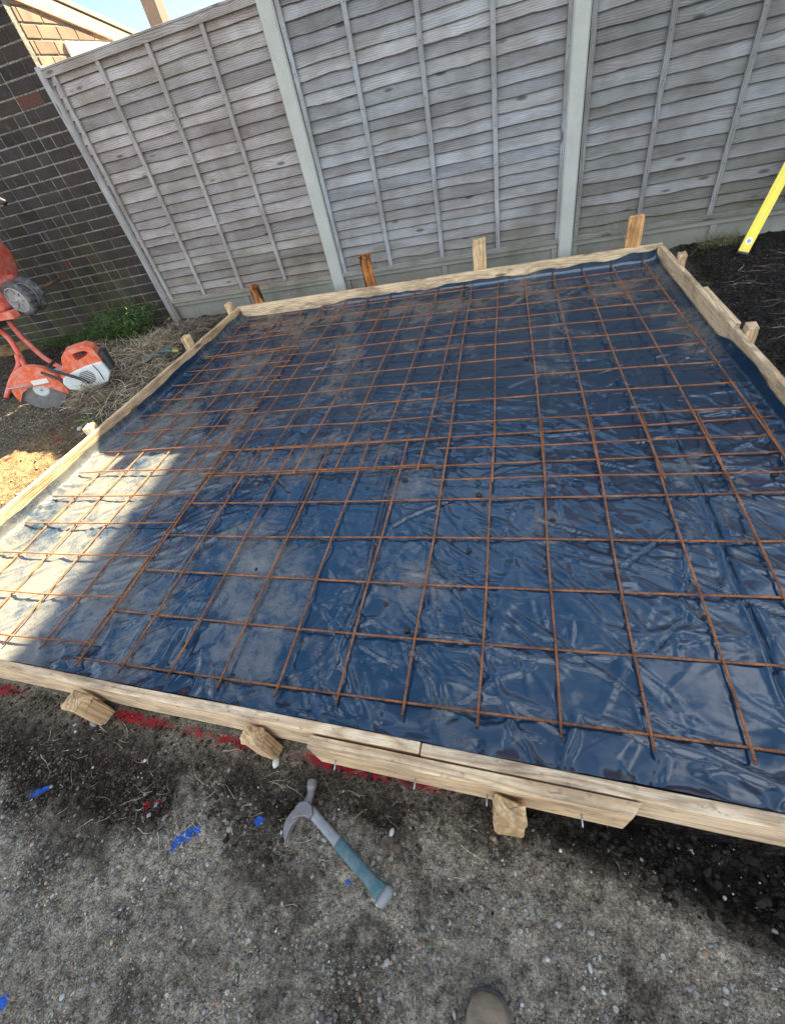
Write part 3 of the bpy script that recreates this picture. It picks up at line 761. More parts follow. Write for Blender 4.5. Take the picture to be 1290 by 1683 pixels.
def tent(cx, cy, a, L, w, amp, skew):
    """a sharp fold: planar flanks either side of a short crest that dies out at its ends"""
    i0, i1 = np.searchsorted(A, (cx - L - .1 + .95) / 3.4), np.searchsorted(A, (cx + L + .1 + .95) / 3.4)
    j0, j1 = np.searchsorted(B, (cy - L - .1 + .08) / 3.15), np.searchsorted(B, (cy + L + .1 + .08) / 3.15)
    sl_ = (slice(max(j0, 0), j1), slice(max(i0, 0), i1))
    px, py = WX[sl_] - cx, WY[sl_] - cy
    t = px * math.cos(a) + py * math.sin(a); q = -px * math.sin(a) + py * math.cos(a)
    e = np.clip(1 - np.abs(t) / L, 0, 1) ** .7
    ww = np.where(q > 0, w * skew, w) * (.4 + .6 * e)
    h[sl_] += amp * e * np.clip(1 - np.abs(q) / ww, 0, 1)
for k in range(1500):
    if k < 340: cx, cy, a, m_ = rng.uniform(.9, 2.42), rng.uniform(-.08, 1.5), rng.normal(-.65, .55), 1.7
    elif k < 560: cx, cy, a, m_ = rng.uniform(-.95, .25), rng.uniform(-.05, 1.35), rng.normal(.62, .22), 2.0
    elif k < 820: cx, cy, a, m_ = rng.uniform(.1, 1.1), rng.uniform(-.05, 1.8), rng.choice((1.5, .2, -.5)) + rng.normal(0, .3), .75
    elif k > 1050: cx, cy, a, m_ = rng.uniform(.5, 2.42), rng.uniform(-.06, 1.7), rng.normal(-.5, .8), .8
    else: cx, cy, a, m_ = rng.uniform(-.8, 2.4), rng.uniform(1.2, 3.05), rng.uniform(-1.6, 1.6), 1.5
    if k < 340 and cy < .6: m_ = 2.8
    L = rng.uniform(.03, .10) if rng.random() < .65 else rng.uniform(.10, .30)
    tent(cx, cy, a, L, rng.uniform(.0045, .014) * (1 + 2.0 * L), m_ * rng.uniform(.0012, .0045) * (.6 + 2.5 * L), rng.uniform(.8, 2.6))
for k in range(46):
    cx = rng.uniform(-.2, 2.45); cy = float(yf(cx)) + rng.uniform(.02, .09)
    tent(cx, cy, rng.choice((.15, -.9, 1.1, 1.5)) + rng.normal(0, .3), rng.uniform(.05, .15), rng.uniform(.018, .045), rng.uniform(.006, .015), rng.uniform(.8, 1.8))
for k in range(40):
    cy = rng.uniform(.1, 3.0); cx = float(xl(cy)) + rng.uniform(.02, .10) if k % 2 else float(xr(cy)) - rng.uniform(.02, .12)
    tent(cx, cy, rng.uniform(-.5, .5) + (1.57 if k % 3 == 0 else 0), rng.uniform(.04, .12), rng.uniform(.012, .03), rng.uniform(.004, .010), rng.uniform(.8, 1.8))
for k in range(90):
    cx, cy = rng.uniform(-.8, 2.4), rng.uniform(.0, 2.9)
    tent(cx, cy, rng.choice((-.6, .9, 1.5)) + rng.normal(0, .3), rng.uniform(.18, .5), rng.uniform(.03, .08), rng.uniform(.003, .008), rng.uniform(.7, 1.6))
def crease(pts, amp, w, ridge=.6, shift=None):
    """a fold running along the polyline: a groove with a raised lip"""
    global h
    P = bez(pts, 40)
    x0_, x1_ = P[:, 0].min() - .08, P[:, 0].max() + .08; y0_, y1_ = P[:, 1].min() - .08, P[:, 1].max() + .08
    m = (xx > x0_) & (xx < x1_) & (yy > y0_) & (yy < y1_)
    px, py = xx[m], yy[m]; best = np.full(px.shape, 9.0); sgn = np.zeros(px.shape); along = np.zeros(px.shape)
    for i in range(len(P) - 1):
        d = P[i + 1] - P[i]; L = np.linalg.norm(d) + 1e-9; d = d / L
        t = np.clip((px - P[i, 0]) * d[0] + (py - P[i, 1]) * d[1], 0, L)
        qx, qy = px - P[i, 0] - d[0] * t, py - P[i, 1] - d[1] * t
        dd = np.hypot(qx, qy); k = dd < best
        best[k] = dd[k]; sgn[k] = np.sign(d[0] * qy[k] - d[1] * qx[k]); along[k] = (i + t[k] / L) / (len(P) - 1)
    fade = np.clip(np.minimum(along, 1 - along) * 6, 0, 1)
    s = best * sgn
    h[m] += fade * amp * (-np.exp(-(s / w) ** 2) + ridge * np.exp(-((s - 1.9 * w) / (1.2 * w)) ** 2))
crease([(.18, -.05), (.187, .05), (.184, .426), (.191, .786), (.155, 1.266)], .020, .007, 1.1)
crease([(.60, .15), (.599, .436), (.59, .82), (.585, 1.25)], .018, .006, 1.0)
crease([(.94, .0), (.986, .382), (.977, .606), (.971, .88), (.975, 1.16)], .018, .006, 1.0)
crease([(2.12, .05), (2.114, .138), (2.121, .29), (2.113, .451), (2.12, .605), (2.123, .834), (2.10, 1.233), (2.091, 1.501), (2.07, 2.2)], .018, .007, .8)
crease([(xr(.9) - .07, .9), (xr(1.6) - .06, 1.6), (xr(2.2) - .06, 2.2), (xr(2.9) - .05, 2.95)], .010, .007, .6)
for pts in ([(1.808, .485), (1.891, .561), (1.997, .654)], [(1.007, .638), (1.103, .72), (1.25, .80)], [(1.849, .204), (1.90, .271), (1.953, .313)], [(1.094, 1.36), (1.217, 1.03), (1.329, .909)],
            [(1.355, .185), (1.42, .10)], [(1.7, 1.06), (1.95, .93), (2.09, .72)], [(1.35, 1.33), (1.6, 1.20), (1.86, 1.22)], [(2.0, .48), (2.1, .40), (2.25, .33)], [(.35, 1.0), (.5, .86)], [(1.2, .52), (1.32, .33)], [(1.55, .7), (1.75, .62)],
            [(.7, 1.7), (.95, 1.62)], [(1.5, 2.0), (1.7, 1.86), (1.95, 1.82)], [(1.45, 1.62), (1.62, 1.72)], [(.2, 2.0), (.45, 2.1)]):
    crease(pts, .010, .0045, .8)
zp = -.012 + h * 1.0
lift = zp + .006; zp = np.where(lift > 0, -.006 + .0055 * (1 - np.exp(-np.maximum(lift, 0) / .0055)), zp)      # the steel holds the folds down
for d_, k, w in ((dl, .020, .035), (dr_, .012, .04), (df, .022, .035), (db, .022, .04)): zp += k * np.exp(-np.clip(d_ - .012, 0, 9) / w)
upL = .035 + .03 * fbm(yy, yy * 0, 3, 3, 51); upR = .022 + .055 * sst(.3, .75, fbm(yy, yy * 0 + 3, 1.7, 2, 52))
upF = .055 + .04 * fbm(xx, xx * 0, 3, 3, 53); upB = .006 + .06 * sst(-.1, .4, xx) * fbm(xx, xx * 0 + 7, 3.4, 3, 54) + .015 * sst(1.9, 2.3, xx)
eL, eR, eF, eB = np.clip(-AA, 0, 1), np.clip(AA - 1, 0, 1), np.clip(-BB, 0, 1), np.clip(BB - 1, 0, 1)
zz_ = zp + eL * upL + eR * upR + eF * upF + eB * upB
wob = .004 * (fbm(xx, yy, 14, 2, 61))
X_ = xx - .010 * (1 - np.exp(-eL * 4)) * .8 + .010 * (1 - np.exp(-eR * 4)) * .8 + (eL - eR) * wob
Y_ = yy - .010 * (1 - np.exp(-eF * 4)) * .8 + .010 * (1 - np.exp(-eB * 4)) * .8 + (eF - eB) * wob
zz_ = np.minimum(zz_, .094)
dn = fbm(xx, yy, 2.6, 4, 81)
dn = .5 + (dn - .5) * 1.5
reg = np.exp(-(((xx - .55) / .75) ** 2 + ((yy - .6) / 1.1) ** 2)) * .26 + sst(.1, -.35, xx) * .56 * sst(2.0, 1.2, yy) + sst(.2, -.2, xx) * .12 + sst(1.2, 2.6, yy) * .10 + sst(2.1, 2.35, xx) * .12 - wr * .13  # dust, with extra at the left to paint the sunlit patch paler
dust_sunlit = np.clip(dn - .18 + reg, 0, 1)
sheet = grid_obj("plastic_sheet", X_, Y_, zz_, M_PLASTIC, None, {"dust_sunlit": dust_sunlit}, (.75, 1.5, -.03))
tag(sheet, "dusty creased blue black polythene sheet lining the whole formwork", "plastic sheet")
def pz(x, y):
    j = np.argmin((xx[:, 280] - x) ** 2 * 0 + (yy[:, 280] - y) ** 2); i = np.argmin((xx[j] - x) ** 2); return float(zz_[j, i])

# ------------------------------------------------------------------ reinforcing mesh
def warp(x, y):
    return (.0148 + .9684 * x + .0045 * y + .012 * x * x - .0005 * x * y + .0016 * y * y, .013 - .0236 * x + .9555 * y + .0061 * x * x + .0324 * x * y + .0162 * y * y)
def bar(name, p0, p1, z, root, fn=None, r=.0042, seed=0):
    rr = np.random.default_rng(seed); n = 18
    t = np.linspace(0, 1, n); P = np.outer(1 - t, p0) + np.outer(t, p1)
    if fn: P = np.stack(fn(P[:, 0], P[:, 1]), 1)
    d = (P[-1] - P[0]); L = np.linalg.norm(d); nn = np.array((-d[1], d[0])) / L
    P = P + np.outer(.0034 * np.sin(t * rr.uniform(4, 9) + rr.uniform(0, 6)), nn)
    zz = z + .0018 * np.sin(t * rr.uniform(5, 11) + rr.uniform(0, 6))
    mb = MB().tube(np.column_stack([P, zz]), r, 8)
    mb.g = [np.repeat(np.column_stack([t * L, t * 0, t * 0]), 8, axis=0)]
    return mb.build(name, M_RUST, root, smooth=True)
SG = "sheets of rusty reinforcing mesh"
def mesh_sheet(label, cols, rows, zr, zc, loc, fn=None, seed=0):
    root = thing("reinforcing_mesh", label, "reinforcing mesh", (*loc, zr), SG)
    for i, (a, b) in enumerate(cols): bar("lengthwise_bar", a, b, zc, root, fn, .0037, seed + i)
    for i, (a, b) in enumerate(rows): bar("crosswise_bar", a, b, zr, root, fn, .0036, seed + 50 + i)
# front right sheet
cols = [((.2 * i, -.035), (.2 * i, 1.245 + .03 * (i > 6))) for i in range(13)]
rows = [((-.035, .2 * j), (2.455, .2 * j)) for j in range(7)]
mesh_sheet("largest sheet of rusty mesh, across the front and right of the plastic", cols, rows, .0, .0082, (1.2, .6), warp, 100)
# back right sheet
ry = [3.115, 2.945, 2.775, 2.61, 2.43, 2.25, 2.07, 1.885, 1.69, 1.495, 1.30, 1.11, .905]
ry_r = [3.10, 2.93, 2.745, 2.565, 2.385, 2.21, 2.035, 1.86, 1.675, 1.49, 1.30, 1.11, .91]
top = [1.18 + .189 * i for i in range(7)]; bot = [1.200 + .2005 * i for i in range(7)]
cols = [((bot[i], .875), (top[i], 3.135)) for i in range(7)]
rows = [((1.150 + .0 * j, a), (2.345 + .075 * j / 12, b)) for j, (a, b) in enumerate(zip(ry, ry_r))]
mesh_sheet("sheet of rusty mesh at the back right below the right concrete post", cols, rows, .0165, .0245, (1.8, 2.0), None, 200)
# back middle sheet
rc = [3.185, 3.0, 2.815, 2.61, 2.43, 2.245, 2.07, 1.88, 1.70, 1.53, 1.36, 1.18, .995]
rl = [3.05, 2.97, 2.81, 2.66, 2.42, 2.22, 2.05, 1.87, 1.68, 1.51, 1.34, 1.16, .98]
rc[0] = 3.055; rc[1] = 2.985
cols = [((1.085 - .195 * i, .955), (1.118 - .1885 * i, 3.06)) for i in range(7)]
rows = [((-.045, b), (1.150, a)) for a, b in zip(rc, rl)]
mesh_sheet("sheet of rusty mesh at the back middle below the middle fence panel", cols, rows, .0165, .0245, (.55, 2.0), None, 300)
# left strip
dyl = [.06, .25, .455, .645, .835, 1.025, 1.21, 1.40, 1.57, 1.755, 1.945, 2.135, 2.32]
dxl = [-1.0, -.99, -.965, -.945, -.945, -.945, -.935, -.915, -.885, -.865, -.875, -.87, -.84]
cols = [((-.018 - .190 * i, .025), (-.005 - .172 * i, 2.345)) for i in range(5)]
rows = [((max(xl(y) + .035, xa), y), (.025, y + .008)) for xa, y in zip(dxl, dyl)]
mesh_sheet("long narrow strip of rusty mesh down the left side, part of it in the sun", cols, rows, .0085, .0005, (-.45, 1.2), None, 400)
cols = [((x0_, 2.265), (x0_ - .02, 2.60)) for x0_ in (-.115, -.30, -.475, -.665)]
rows = [((-.75, 2.315), (.03, 2.325)), ((-.77, 2.535), (-.04, 2.545))]
mesh_sheet("small offcut of rusty mesh bridging the end of the left strip", cols, rows, .0255, .0175, (-.4, 2.4), None, 500)
cols = [((x0_, 2.62), (x0_, 3.02)) for x0_ in (-.19, -.378, -.55, -.70)]
rows = [((-.765, 2.675), (-.07, 2.685)), ((-.765, 2.855), (-.15, 2.86)), ((-.74, 2.995), (-.16, 3.015))]
mesh_sheet("small offcut of rusty mesh in the back left corner", cols, rows, .0085, .0165, (-.4, 2.8), None, 550)

# ------------------------------------------------------------------ small scattered pieces
def ico(sub=1):
    t = (1 + 5 ** .5) / 2
    v = [(-1, t, 0), (1, t, 0), (-1, -t, 0), (1, -t, 0), (0, -1, t), (0, 1, t), (0, -1, -t), (0, 1, -t), (t, 0, -1), (t, 0, 1), (-t, 0, -1), (-t, 0, 1)]
    f = [(0, 11, 5), (0, 5, 1), (0, 1, 7), (0, 7, 10), (0, 10, 11), (1, 5, 9), (5, 11, 4), (11, 10, 2), (10, 7, 6), (7, 1, 8), (3, 9, 4), (3, 4, 2), (3, 2, 6), (3, 6, 8), (3, 8, 9), (4, 9, 5), (2, 4, 11), (6, 2, 10), (8, 6, 7), (9, 8, 1)]
    v = [np.array(p) / np.linalg.norm(p) for p in v]
    for _ in range(sub):
        c = {}; nf = []
        def mid(a, b):
            k = (min(a, b), max(a, b))
            if k not in c: p = v[a] + v[b]; v.append(p / np.linalg.norm(p)); c[k] = len(v) - 1
            return c[k]
        for a, b, d in f:
            ab, bd, da = mid(a, b), mid(b, d), mid(d, a); nf += [(a, ab, da), (b, bd, ab), (d, da, bd), (ab, bd, da)]
        f = nf
    return np.array(v), np.array(f)
def soup(name, V, F, col, mat, smooth=True, origin=(0, 0, 0)):
    me = bpy.data.meshes.new(name); V = V - np.array(origin)
    k = F.shape[1]
    me.vertices.add(len(V)); me.vertices.foreach_set("co", V.astype(np.float32).ravel())
    me.loops.add(F.size); me.loops.foreach_set("vertex_index", F.ravel().astype(np.int32))
    me.polygons.add(len(F)); me.polygons.foreach_set("loop_start", np.arange(0, F.size, k, dtype=np.int32))
    me.polygons.foreach_set("use_smooth", np.full(len(F), smooth)); me.update(calc_edges=True)
    a = me.attributes.new("col", 'FLOAT_COLOR', 'POINT'); a.data.foreach_set("color", np.concatenate([col, np.ones((len(col), 1))], 1).ravel())
    me.materials.append(mat); o = bpy.data.objects.new(name, me); COL.objects.link(o); o.location = origin
    return o
def pebbles(x, y, size, colors, sub=1, sink=.35):
    v0, f0 = ico(sub); n = len(x); k = len(v0)
    sc = np.stack([size * rng.uniform(.7, 1.25, n), size * rng.uniform(.6, 1.0, n), size * rng.uniform(.4, .75, n)], 1)
    a = rng.uniform(0, 6.28, n); ca, sa = np.cos(a), np.sin(a)
    P = v0[None] * (1 + rng.uniform(-.16 - .14 * (sub == 0), .16 + .14 * (sub == 0), (n, k, 1))) * sc[:, None]
    Q = np.stack([P[..., 0] * ca[:, None] - P[..., 1] * sa[:, None], P[..., 0] * sa[:, None] + P[..., 1] * ca[:, None], P[..., 2]], -1)
    z = gz(x, y) + sc[:, 2] * (1 - 2 * sink) 
    Q = Q + np.stack([x, y, z], 1)[:, None]
    F = (f0[None] + (np.arange(n) * k)[:, None, None]).reshape(-1, 3)
    return Q.reshape(-1, 3), F, np.repeat(colors, k, axis=0)
PAL = np.array([(.33, .31, .27), (.24, .21, .17), (.42, .40, .36), (.27, .17, .10), (.14, .13, .12), (.20, .19, .18), (.34, .25, .15), (.10, .095, .09), (.52, .50, .45), (.25, .12, .08)])
n = 15000
px_ = rng.uniform(-.4, 2.25, n); py_ = rng.uniform(-.95, -.09, n)
fi = lambda a: a[np.clip(np.searchsorted(gy, py_) - 1, 0, len(gy) - 1), np.clip(np.searchsorted(gx, px_) - 1, 0, len(gx) - 1)]
keep = (rng.random(n) < .10 + .9 * fi(peb) ** 1.5) & (py_ < yf(px_) - .03)
px_, py_ = px_[keep], py_[keep]; n = len(px_)
sz = .0010 + .0016 * rng.random(n) + .0050 * rng.random(n) ** 6
cc = PAL[rng.choice(len(PAL), n, p=[.14, .16, .06, .08, .18, .18, .06, .1, .01, .03])] * rng.uniform(.5, 1.35, (n, 1))
V, F, cl = pebbles(px_, py_, sz, cc)
stuff(soup("gravel", V, F, cl, M_STONE), "small mixed pebbles bedded in the dirty ground in front of the formwork", "gravel")
n = 3500
px_ = rng.uniform(-3.2, -1.0, n); py_ = rng.uniform(.5, 3.2, n)
keep = (rng.random(n) < np.where((px_ < -1.75) & (py_ < 2.2), 1, .28)) & (px_ < xl(py_) - .05); px_, py_ = px_[keep], py_[keep]; n = len(px_)
V, F, cl = pebbles(px_, py_, .003 + .008 * rng.random(n) ** 3, np.array((.19, .155, .11)) * rng.uniform(.4, 1.5, (n, 1)))
stuff(soup("gravel", V, F, cl, M_STONE), "brown grit and crumbs of soil on the ground left of the slab", "gravel")
n = 5200
px_ = rng.uniform(-.4, 1.6, n); py_ = rng.uniform(-.40, -.08, n)
keep = (rng.random(n) < fi(dark) ** 1.3) & (py_ < yf(px_) - .034); px_, py_ = px_[keep], py_[keep]; n = len(px_)
V, F, cl = pebbles(px_, py_, (.002 + .007 * rng.random(n) ** 5), np.array((.030, .022, .016)) * rng.uniform(.4, 2.2, (n, 1)), 0)
stuff(soup("soil_crumbs", V, F, cl, M_V, False), "dark brown crumbs of soil banked along the front formwork", "soil")
n = 3600
px_ = np.concatenate([rng.uniform(2.58, 3.9, 2400), rng.uniform(1.35, 2.4, 1200)]); py_ = np.concatenate([rng.uniform(.9, 3.33, 2400), rng.uniform(-.45, -.14, 1200)])
keep = (px_ > xr(py_) + .045) | ((py_ > -.20 - .34 * (px_ - 1.55) - .02) & (py_ < yf(px_) - .04)); px_, py_ = px_[keep], py_[keep]; n = len(px_)
V, F, cl = pebbles(px_, py_, (.003 + .011 * rng.random(n) ** 4), np.array((.013, .0108, .009)) * rng.uniform(.5, 2.2, (n, 1)), 0)
stuff(soup("soil_crumbs", V, F, cl, M_V, False), "loose lumps of black soil beside the right board and in the front pit", "soil")

def blades(base, dirs, L, w, col, droop=.5, seg=4, curl=.3):
    n = len(base); t = np.linspace(0, 1, seg + 1)
    side = np.cross(dirs, np.array([0, 0, 1.0])); side /= np.linalg.norm(side, axis=1)[:, None] + 1e-6
    bend = side * rng.normal(0, curl, (n, 1)) + np.array([0, 0, -1.0]) * droop * rng.uniform(.3, 1.2, (n, 1))
    P = base[:, None] + (dirs[:, None] * t[None, :, None] + bend[:, None] * (t ** 2)[None, :, None]) * L[:, None, None]
    ww = (w[:, None] * (1 - .75 * t[None]))[..., None]
    tw = side + np.array([0, 0, 1.0]) * rng.uniform(-.8, .8, (n, 1))
    V = np.stack([P - tw[:, None] * ww / 2, P + tw[:, None] * ww / 2], 2)
    k = 2 * (seg + 1)
    f0 = np.array([(2 * i, 2 * i + 1, 2 * i + 3, 2 * i + 2) for i in range(seg)])
    F = (f0[None] + (np.arange(n) * k)[:, None, None]).reshape(-1, 4)
    return V.reshape(-1, 3), F, np.repeat(col, k, axis=0)
def join(parts):
    V, F, C_ = [], [], []; o = 0
    for v, f, c in parts: V.append(v); F.append(f + o); C_.append(c); o += len(v)
    return np.concatenate(V), np.concatenate(F), np.concatenate(C_)
def straw(cx, cy, rx, ry, hgt, n, Lr=(.06, .16), cols=((.46, .37, .24), (.30, .235, .155), (.54, .45, .31), (.14, .11, .08)), w=.0038):
    a = rng.uniform(0, 6.28, n); r = np.sqrt(rng.random(n)); x = cx + rx * r * np.cos(a); y = cy + ry * r * np.sin(a)
    z = gz(x, y) + hgt * (1 - r ** 2) * rng.random(n) + .004
    az = rng.uniform(0, 6.28, n); el = rng.normal(.16, .32, n)
    d = np.stack([np.cos(az) * np.cos(el), np.sin(az) * np.cos(el), np.sin(el)], 1)
    c = np.array(cols)[rng.integers(0, len(cols), n)] * rng.uniform(.6, 1.25, (n, 1))
    V, F, c = blades(np.stack([x, y, z], 1), d, rng.uniform(*Lr, n), np.full(n, w) * rng.uniform(.6, 1.4, n), c, .25, 4, .35)
    g = gz(V[:, 0], V[:, 1]); V[:, 2] = np.maximum(V[:, 2], g + .002)
    V[:, 0] = np.where(V[:, 1] < 3.0, np.minimum(V[:, 0], xl(V[:, 1]) - .04), V[:, 0]); V[:, 1] = np.minimum(V[:, 1], 3.355)
    return V, F, c
parts = [straw(-1.46, 2.66, .20, .24, .07, 1300), straw(-1.36, 3.02, .34, .22, .04, 900, cols=((.22, .17, .13), (.15, .115, .09), (.32, .26, .18))), straw(-1.51, 1.89, .13, .10, .13, 1500), straw(-1.33, 2.15, .28, .35, .04, 900),
         straw(-1.60, 2.3, .5, .6, .02, 900), straw(-1.24, 1.72, .16, .25, .02, 260), straw(-2.3, 2.95, .5, .3, .03, 500), straw(-2.05, 2.55, .4, .4, .03, 500)]
V, F, cl = join(parts)
stuff(soup("dry_straw", V, F, cl, M_V), "heaps of pale dry straw and pulled weeds left of the formwork", "straw")
def tuft(name, label, cat, cx, cy, rx, ry, n, Lr, cols, up=(.7, .35), w=.004, droop=.5):
    a = rng.uniform(0, 6.28, n); r = np.sqrt(rng.random(n)); x = cx + rx * r * np.cos(a); y = cy + ry * r * np.sin(a)
    z = gz(x, y) - .004
    az = rng.uniform(0, 6.28, n); el = np.clip(rng.normal(up[0], up[1], n), .1, 1.5)
    d = np.stack([np.cos(az) * np.cos(el), np.sin(az) * np.cos(el), np.sin(el)], 1)
    c = np.array(cols)[rng.integers(0, len(cols), n)] * rng.uniform(.6, 1.3, (n, 1))
    V, F, c = blades(np.stack([x, y, z], 1), d, rng.uniform(*Lr, n), np.full(n, w) * rng.uniform(.6, 1.4, n), c, droop, 4, .3)
    V[:, 1] = np.minimum(V[:, 1], 3.452 if cx < -1.8 else 3.335)
    V[:, 2] = np.maximum(V[:, 2], gz(V[:, 0], V[:, 1]) - .004)
    o = soup(name, V, F, c, M_V, origin=(cx, cy, float(gz(cx, cy)[0])))
    return tag(o, label, cat) if cat else stuff(o, label, "grass")
GREEN = ((.055, .115, .028), (.080, .15, .04), (.03, .065, .02), (.12, .155, .055))
# leafy weed bush by the wall: stems with small leaves
bush = thing("weed_bush", "bushy bright green weed growing at the foot of the brick wall", "weed", (-2.08, 3.13, -.05))
stm, lvs = MB(), []
for k in range(120):
    a = rng.uniform(0, 6.28); r = rng.uniform(0, .27); b0 = np.array((-2.12 + r * math.cos(a), 3.13 + .6 * r * math.sin(a), -.05))
    L = rng.uniform(.16, .33); d = np.array((math.cos(a) * .55, math.sin(a) * .3, 1.0)) + rng.normal(0, .15, 3); d /= np.linalg.norm(d)
    P = np.array([b0, b0 + d * L * .5, b0 + d * L + np.array((0, 0, -.03 * L))]); P[:, 1] = np.minimum(P[:, 1], 3.44)
    stm.tube(P, [.003, .0025, .001], 5, (.06, .10, .03))
    m_ = 34; t = rng.uniform(.15, 1.0, m_); bp = P[0] + (P[2] - P[0]) * t[:, None]
    az = rng.uniform(0, 6.28, m_); el = rng.normal(.35, .4, m_)
    dd = np.stack([np.cos(az) * np.cos(el), np.sin(az) * np.cos(el), np.sin(el)], 1)
    lvs.append(blades(bp, dd, rng.uniform(.025, .06, m_), rng.uniform(.004, .009, m_), np.array(GREEN)[rng.integers(0, 4, m_)] * rng.uniform(.7, 1.4, (m_, 1)), .4, 3, .2))
stm.build("stems", M_V, bush, smooth=True)
V, F, cl = join(lvs); V[:, 1] = np.minimum(V[:, 1], 3.452)
lo = soup("leaves", V - np.array(bush.location), F, cl, M_V); lo.parent = bush
tuft("grass", "strip of green grass along the foot of the brick wall behind the cut-off saw", None, -2.75, 3.22, .55, .18, 1500, (.04, .13), GREEN, (.9, .3), .004)
tuft("grass_tuft", "low green grass tuft behind the white end of the cut-off saw", "grass tuft", -1.36, 2.28, .14, .16, 320, (.05, .13), ((.12, .14, .05), (.20, .19, .09), (.08, .11, .03)), (.5, .3), .003)
tuft("grass_tuft", "small green weed in the shade beside the left board near the sunny mound", "grass tuft", -1.33, 1.62, .09, .08, 160, (.03, .07), GREEN, (.7, .3), .005)
tuft("grass_tuft", "dry grass tuft against the gravel board left of the yellow level", "grass tuft", 2.84, 3.26, .13, .06, 420, (.06, .17), ((.16, .15, .07), (.24, .21, .12), (.09, .10, .035)), (.7, .35), .0025)
tuft("grass_tuft", "thin wisps of dry grass standing behind the tan stake near the right corner", "grass tuft", 2.22, 3.26, .10, .04, 90, (.12, .42), ((.40, .36, .26), (.30, .27, .18)), (1.3, .2), .0018, .25)
tuft("grass_tuft", "single dry stalks leaning on the fence left of the first concrete post", "grass tuft", -.40, 3.27, .05, .03, 8, (.2, .42), ((.42, .38, .27),), (1.25, .15), .0022, .15)
tuft("grass_tuft", "dry grass tuft below the gravel board at the back left corner", "grass tuft", -.98, 3.22, .20, .06, 200, (.04, .1), ((.12, .13, .05), (.2, .17, .1)), (.8, .3), .003)
# roots on the black soil, fine stalks at the front
def litter(n, xr_, yr_, Lr, cols, w):
    x = rng.uniform(*xr_, n); y = rng.uniform(*yr_, n); az = rng.uniform(-.9, .9, n) + rng.integers(0, 2, n) * math.pi
    d = np.stack([np.cos(az), np.sin(az), np.full(n, .06)], 1)
    V, F, c = blades(np.stack([x, y, gz(x, y) + .006], 1), d, rng.uniform(*Lr, n), np.full(n, w) * rng.uniform(.6, 1.5, n), np.array(cols)[rng.integers(0, len(cols), n)] * rng.uniform(.6, 1.2, (n, 1)), .0, 8, .35)
    s_ = np.sin(V[:, 0] * 90) * .004; V[:, 1] += s_
    V[:, 2] = np.maximum(gz(V[:, 0], V[:, 1]) + .004, V[:, 2] - .02); return V, F, c
V, F, cl = join([litter(150, (2.68, 3.7), (1.2, 3.1), (.05, .22), ((.28, .19, .14), (.15, .10, .08), (.38, .29, .22)), .0042)])
V = V[:]; V[:, 0] = np.maximum(V[:, 0], xr(V[:, 1]) + .06)
stuff(soup("root_litter", V, F, cl, M_V), "thin pinkish roots scattered over the black soil by the right board", "roots")
V, F, cl = join([litter(120, (0, 1.5), (-.42, -.17), (.02, .08), ((.30, .25, .17), (.20, .16, .11), (.40, .35, .26)), .0016), litter(40, (.2, 2.0), (-.8, -.3), (.015, .05), ((.25, .21, .16),), .0014)])
V[:, 1] = np.minimum(V[:, 1], yf(V[:, 0]) - .05)
stuff(soup("stalk_litter", V, F, cl, M_V), "short dry stalks lying on the dirt in front of the formwork", "stalks")
# distinct stones
def lump(name, label, cat, x, y, z, s, col, group=None, seed=0, flat=.6, mat=None):
    r = np.random.default_rng(seed); v, f = ico(2)
    nse = np.array([fbm(np.array([p[0] * 1.3 + 5]), np.array([p[1] * 1.3 + p[2] * 1.7]), 1.6, 2, seed)[0] for p in v])
    V = v * (0.75 + .5 * nse)[:, None] * np.array((s, s * r.uniform(.6, .9), s * flat)); V = V @ rotz(r.uniform(0, 6)).T + np.array((x, y, z + s * flat * .6))
    return tag(soup(name, V, f, np.tile(np.array(col), (len(V), 1)), mat or M_STONE, origin=(x, y, z)), label, cat, group)
lump("stone", "smooth grey pebble on the dirt beside the front left stake", "stone", .178, -.170, float(gz(.178, -.17)[0]), .016, (.20, .19, .18), seed=1)
lump("stone", "chalky white stone just below the second front stake", "stone", .842, -.190, float(gz(.842, -.19)[0]), .014, (.55, .54, .48), seed=2)
lump("stone", "small pale stone in the black soil right of the hammer head", "stone", 1.196, -.290, float(gz(1.196, -.29)[0]), .009, (.45, .43, .38), seed=3)
lump("stone", "brown lump of dirt right of the hammer handle", "stone", 1.215, -.318, float(gz(1.215, -.318)[0]), .012, (.10, .07, .045), seed=4)
lump("stone", "white stone beside the left board near the pale stake and green debris", "stone", -1.00, 2.28, float(gz(-1.0, 2.28)[0]), .034, (.55, .54, .50), seed=5)
lump("stone", "pale round stone on bare soil left of the sunlit stake", "stone", -1.30, 1.50, float(gz(-1.30, 1.5)[0]), .022, (.45, .42, .37), seed=6)
for k, (cx, cy, s) in enumerate([(1.03, .93, .014), (1.06, 1.11, .012), (1.115, 1.37, .009), (1.20, .78, .010), (1.35, .83, .014), (1.37, .78, .010), (1.40, .68, .011), (1.27, .60, .010), (1.33, .55, .009), (1.62, .70, .010), (1.58, .49, .007),
                                   (1.07, .31, .009), (1.16, .22, .010), (1.18, .205, .009), (.39, .10, .012), (.36, .03, .006), (.49, 1.0, .012), (.87, .88, .008), (.52, .43, .007), (2.36, .92, .012), (2.22, .33, .008), (2.0, .33, .007),
                                   (2.02, 1.55, .012), (1.55, 1.9, .013), (1.46, 1.55, .012), (1.32, 1.24, .011), (-.80, .66, .008), (.02, 1.72, .012), (.62, .02, .007), (2.12, 1.95, .009)]):
    lump("soil_clod", "small dark soil clod dropped on the blue black plastic", "soil clod", cx, cy, pz(cx, cy) - .002, s, (.045, .038, .030), "soil clods on the plastic sheet", 20 + k, .7, M_V)

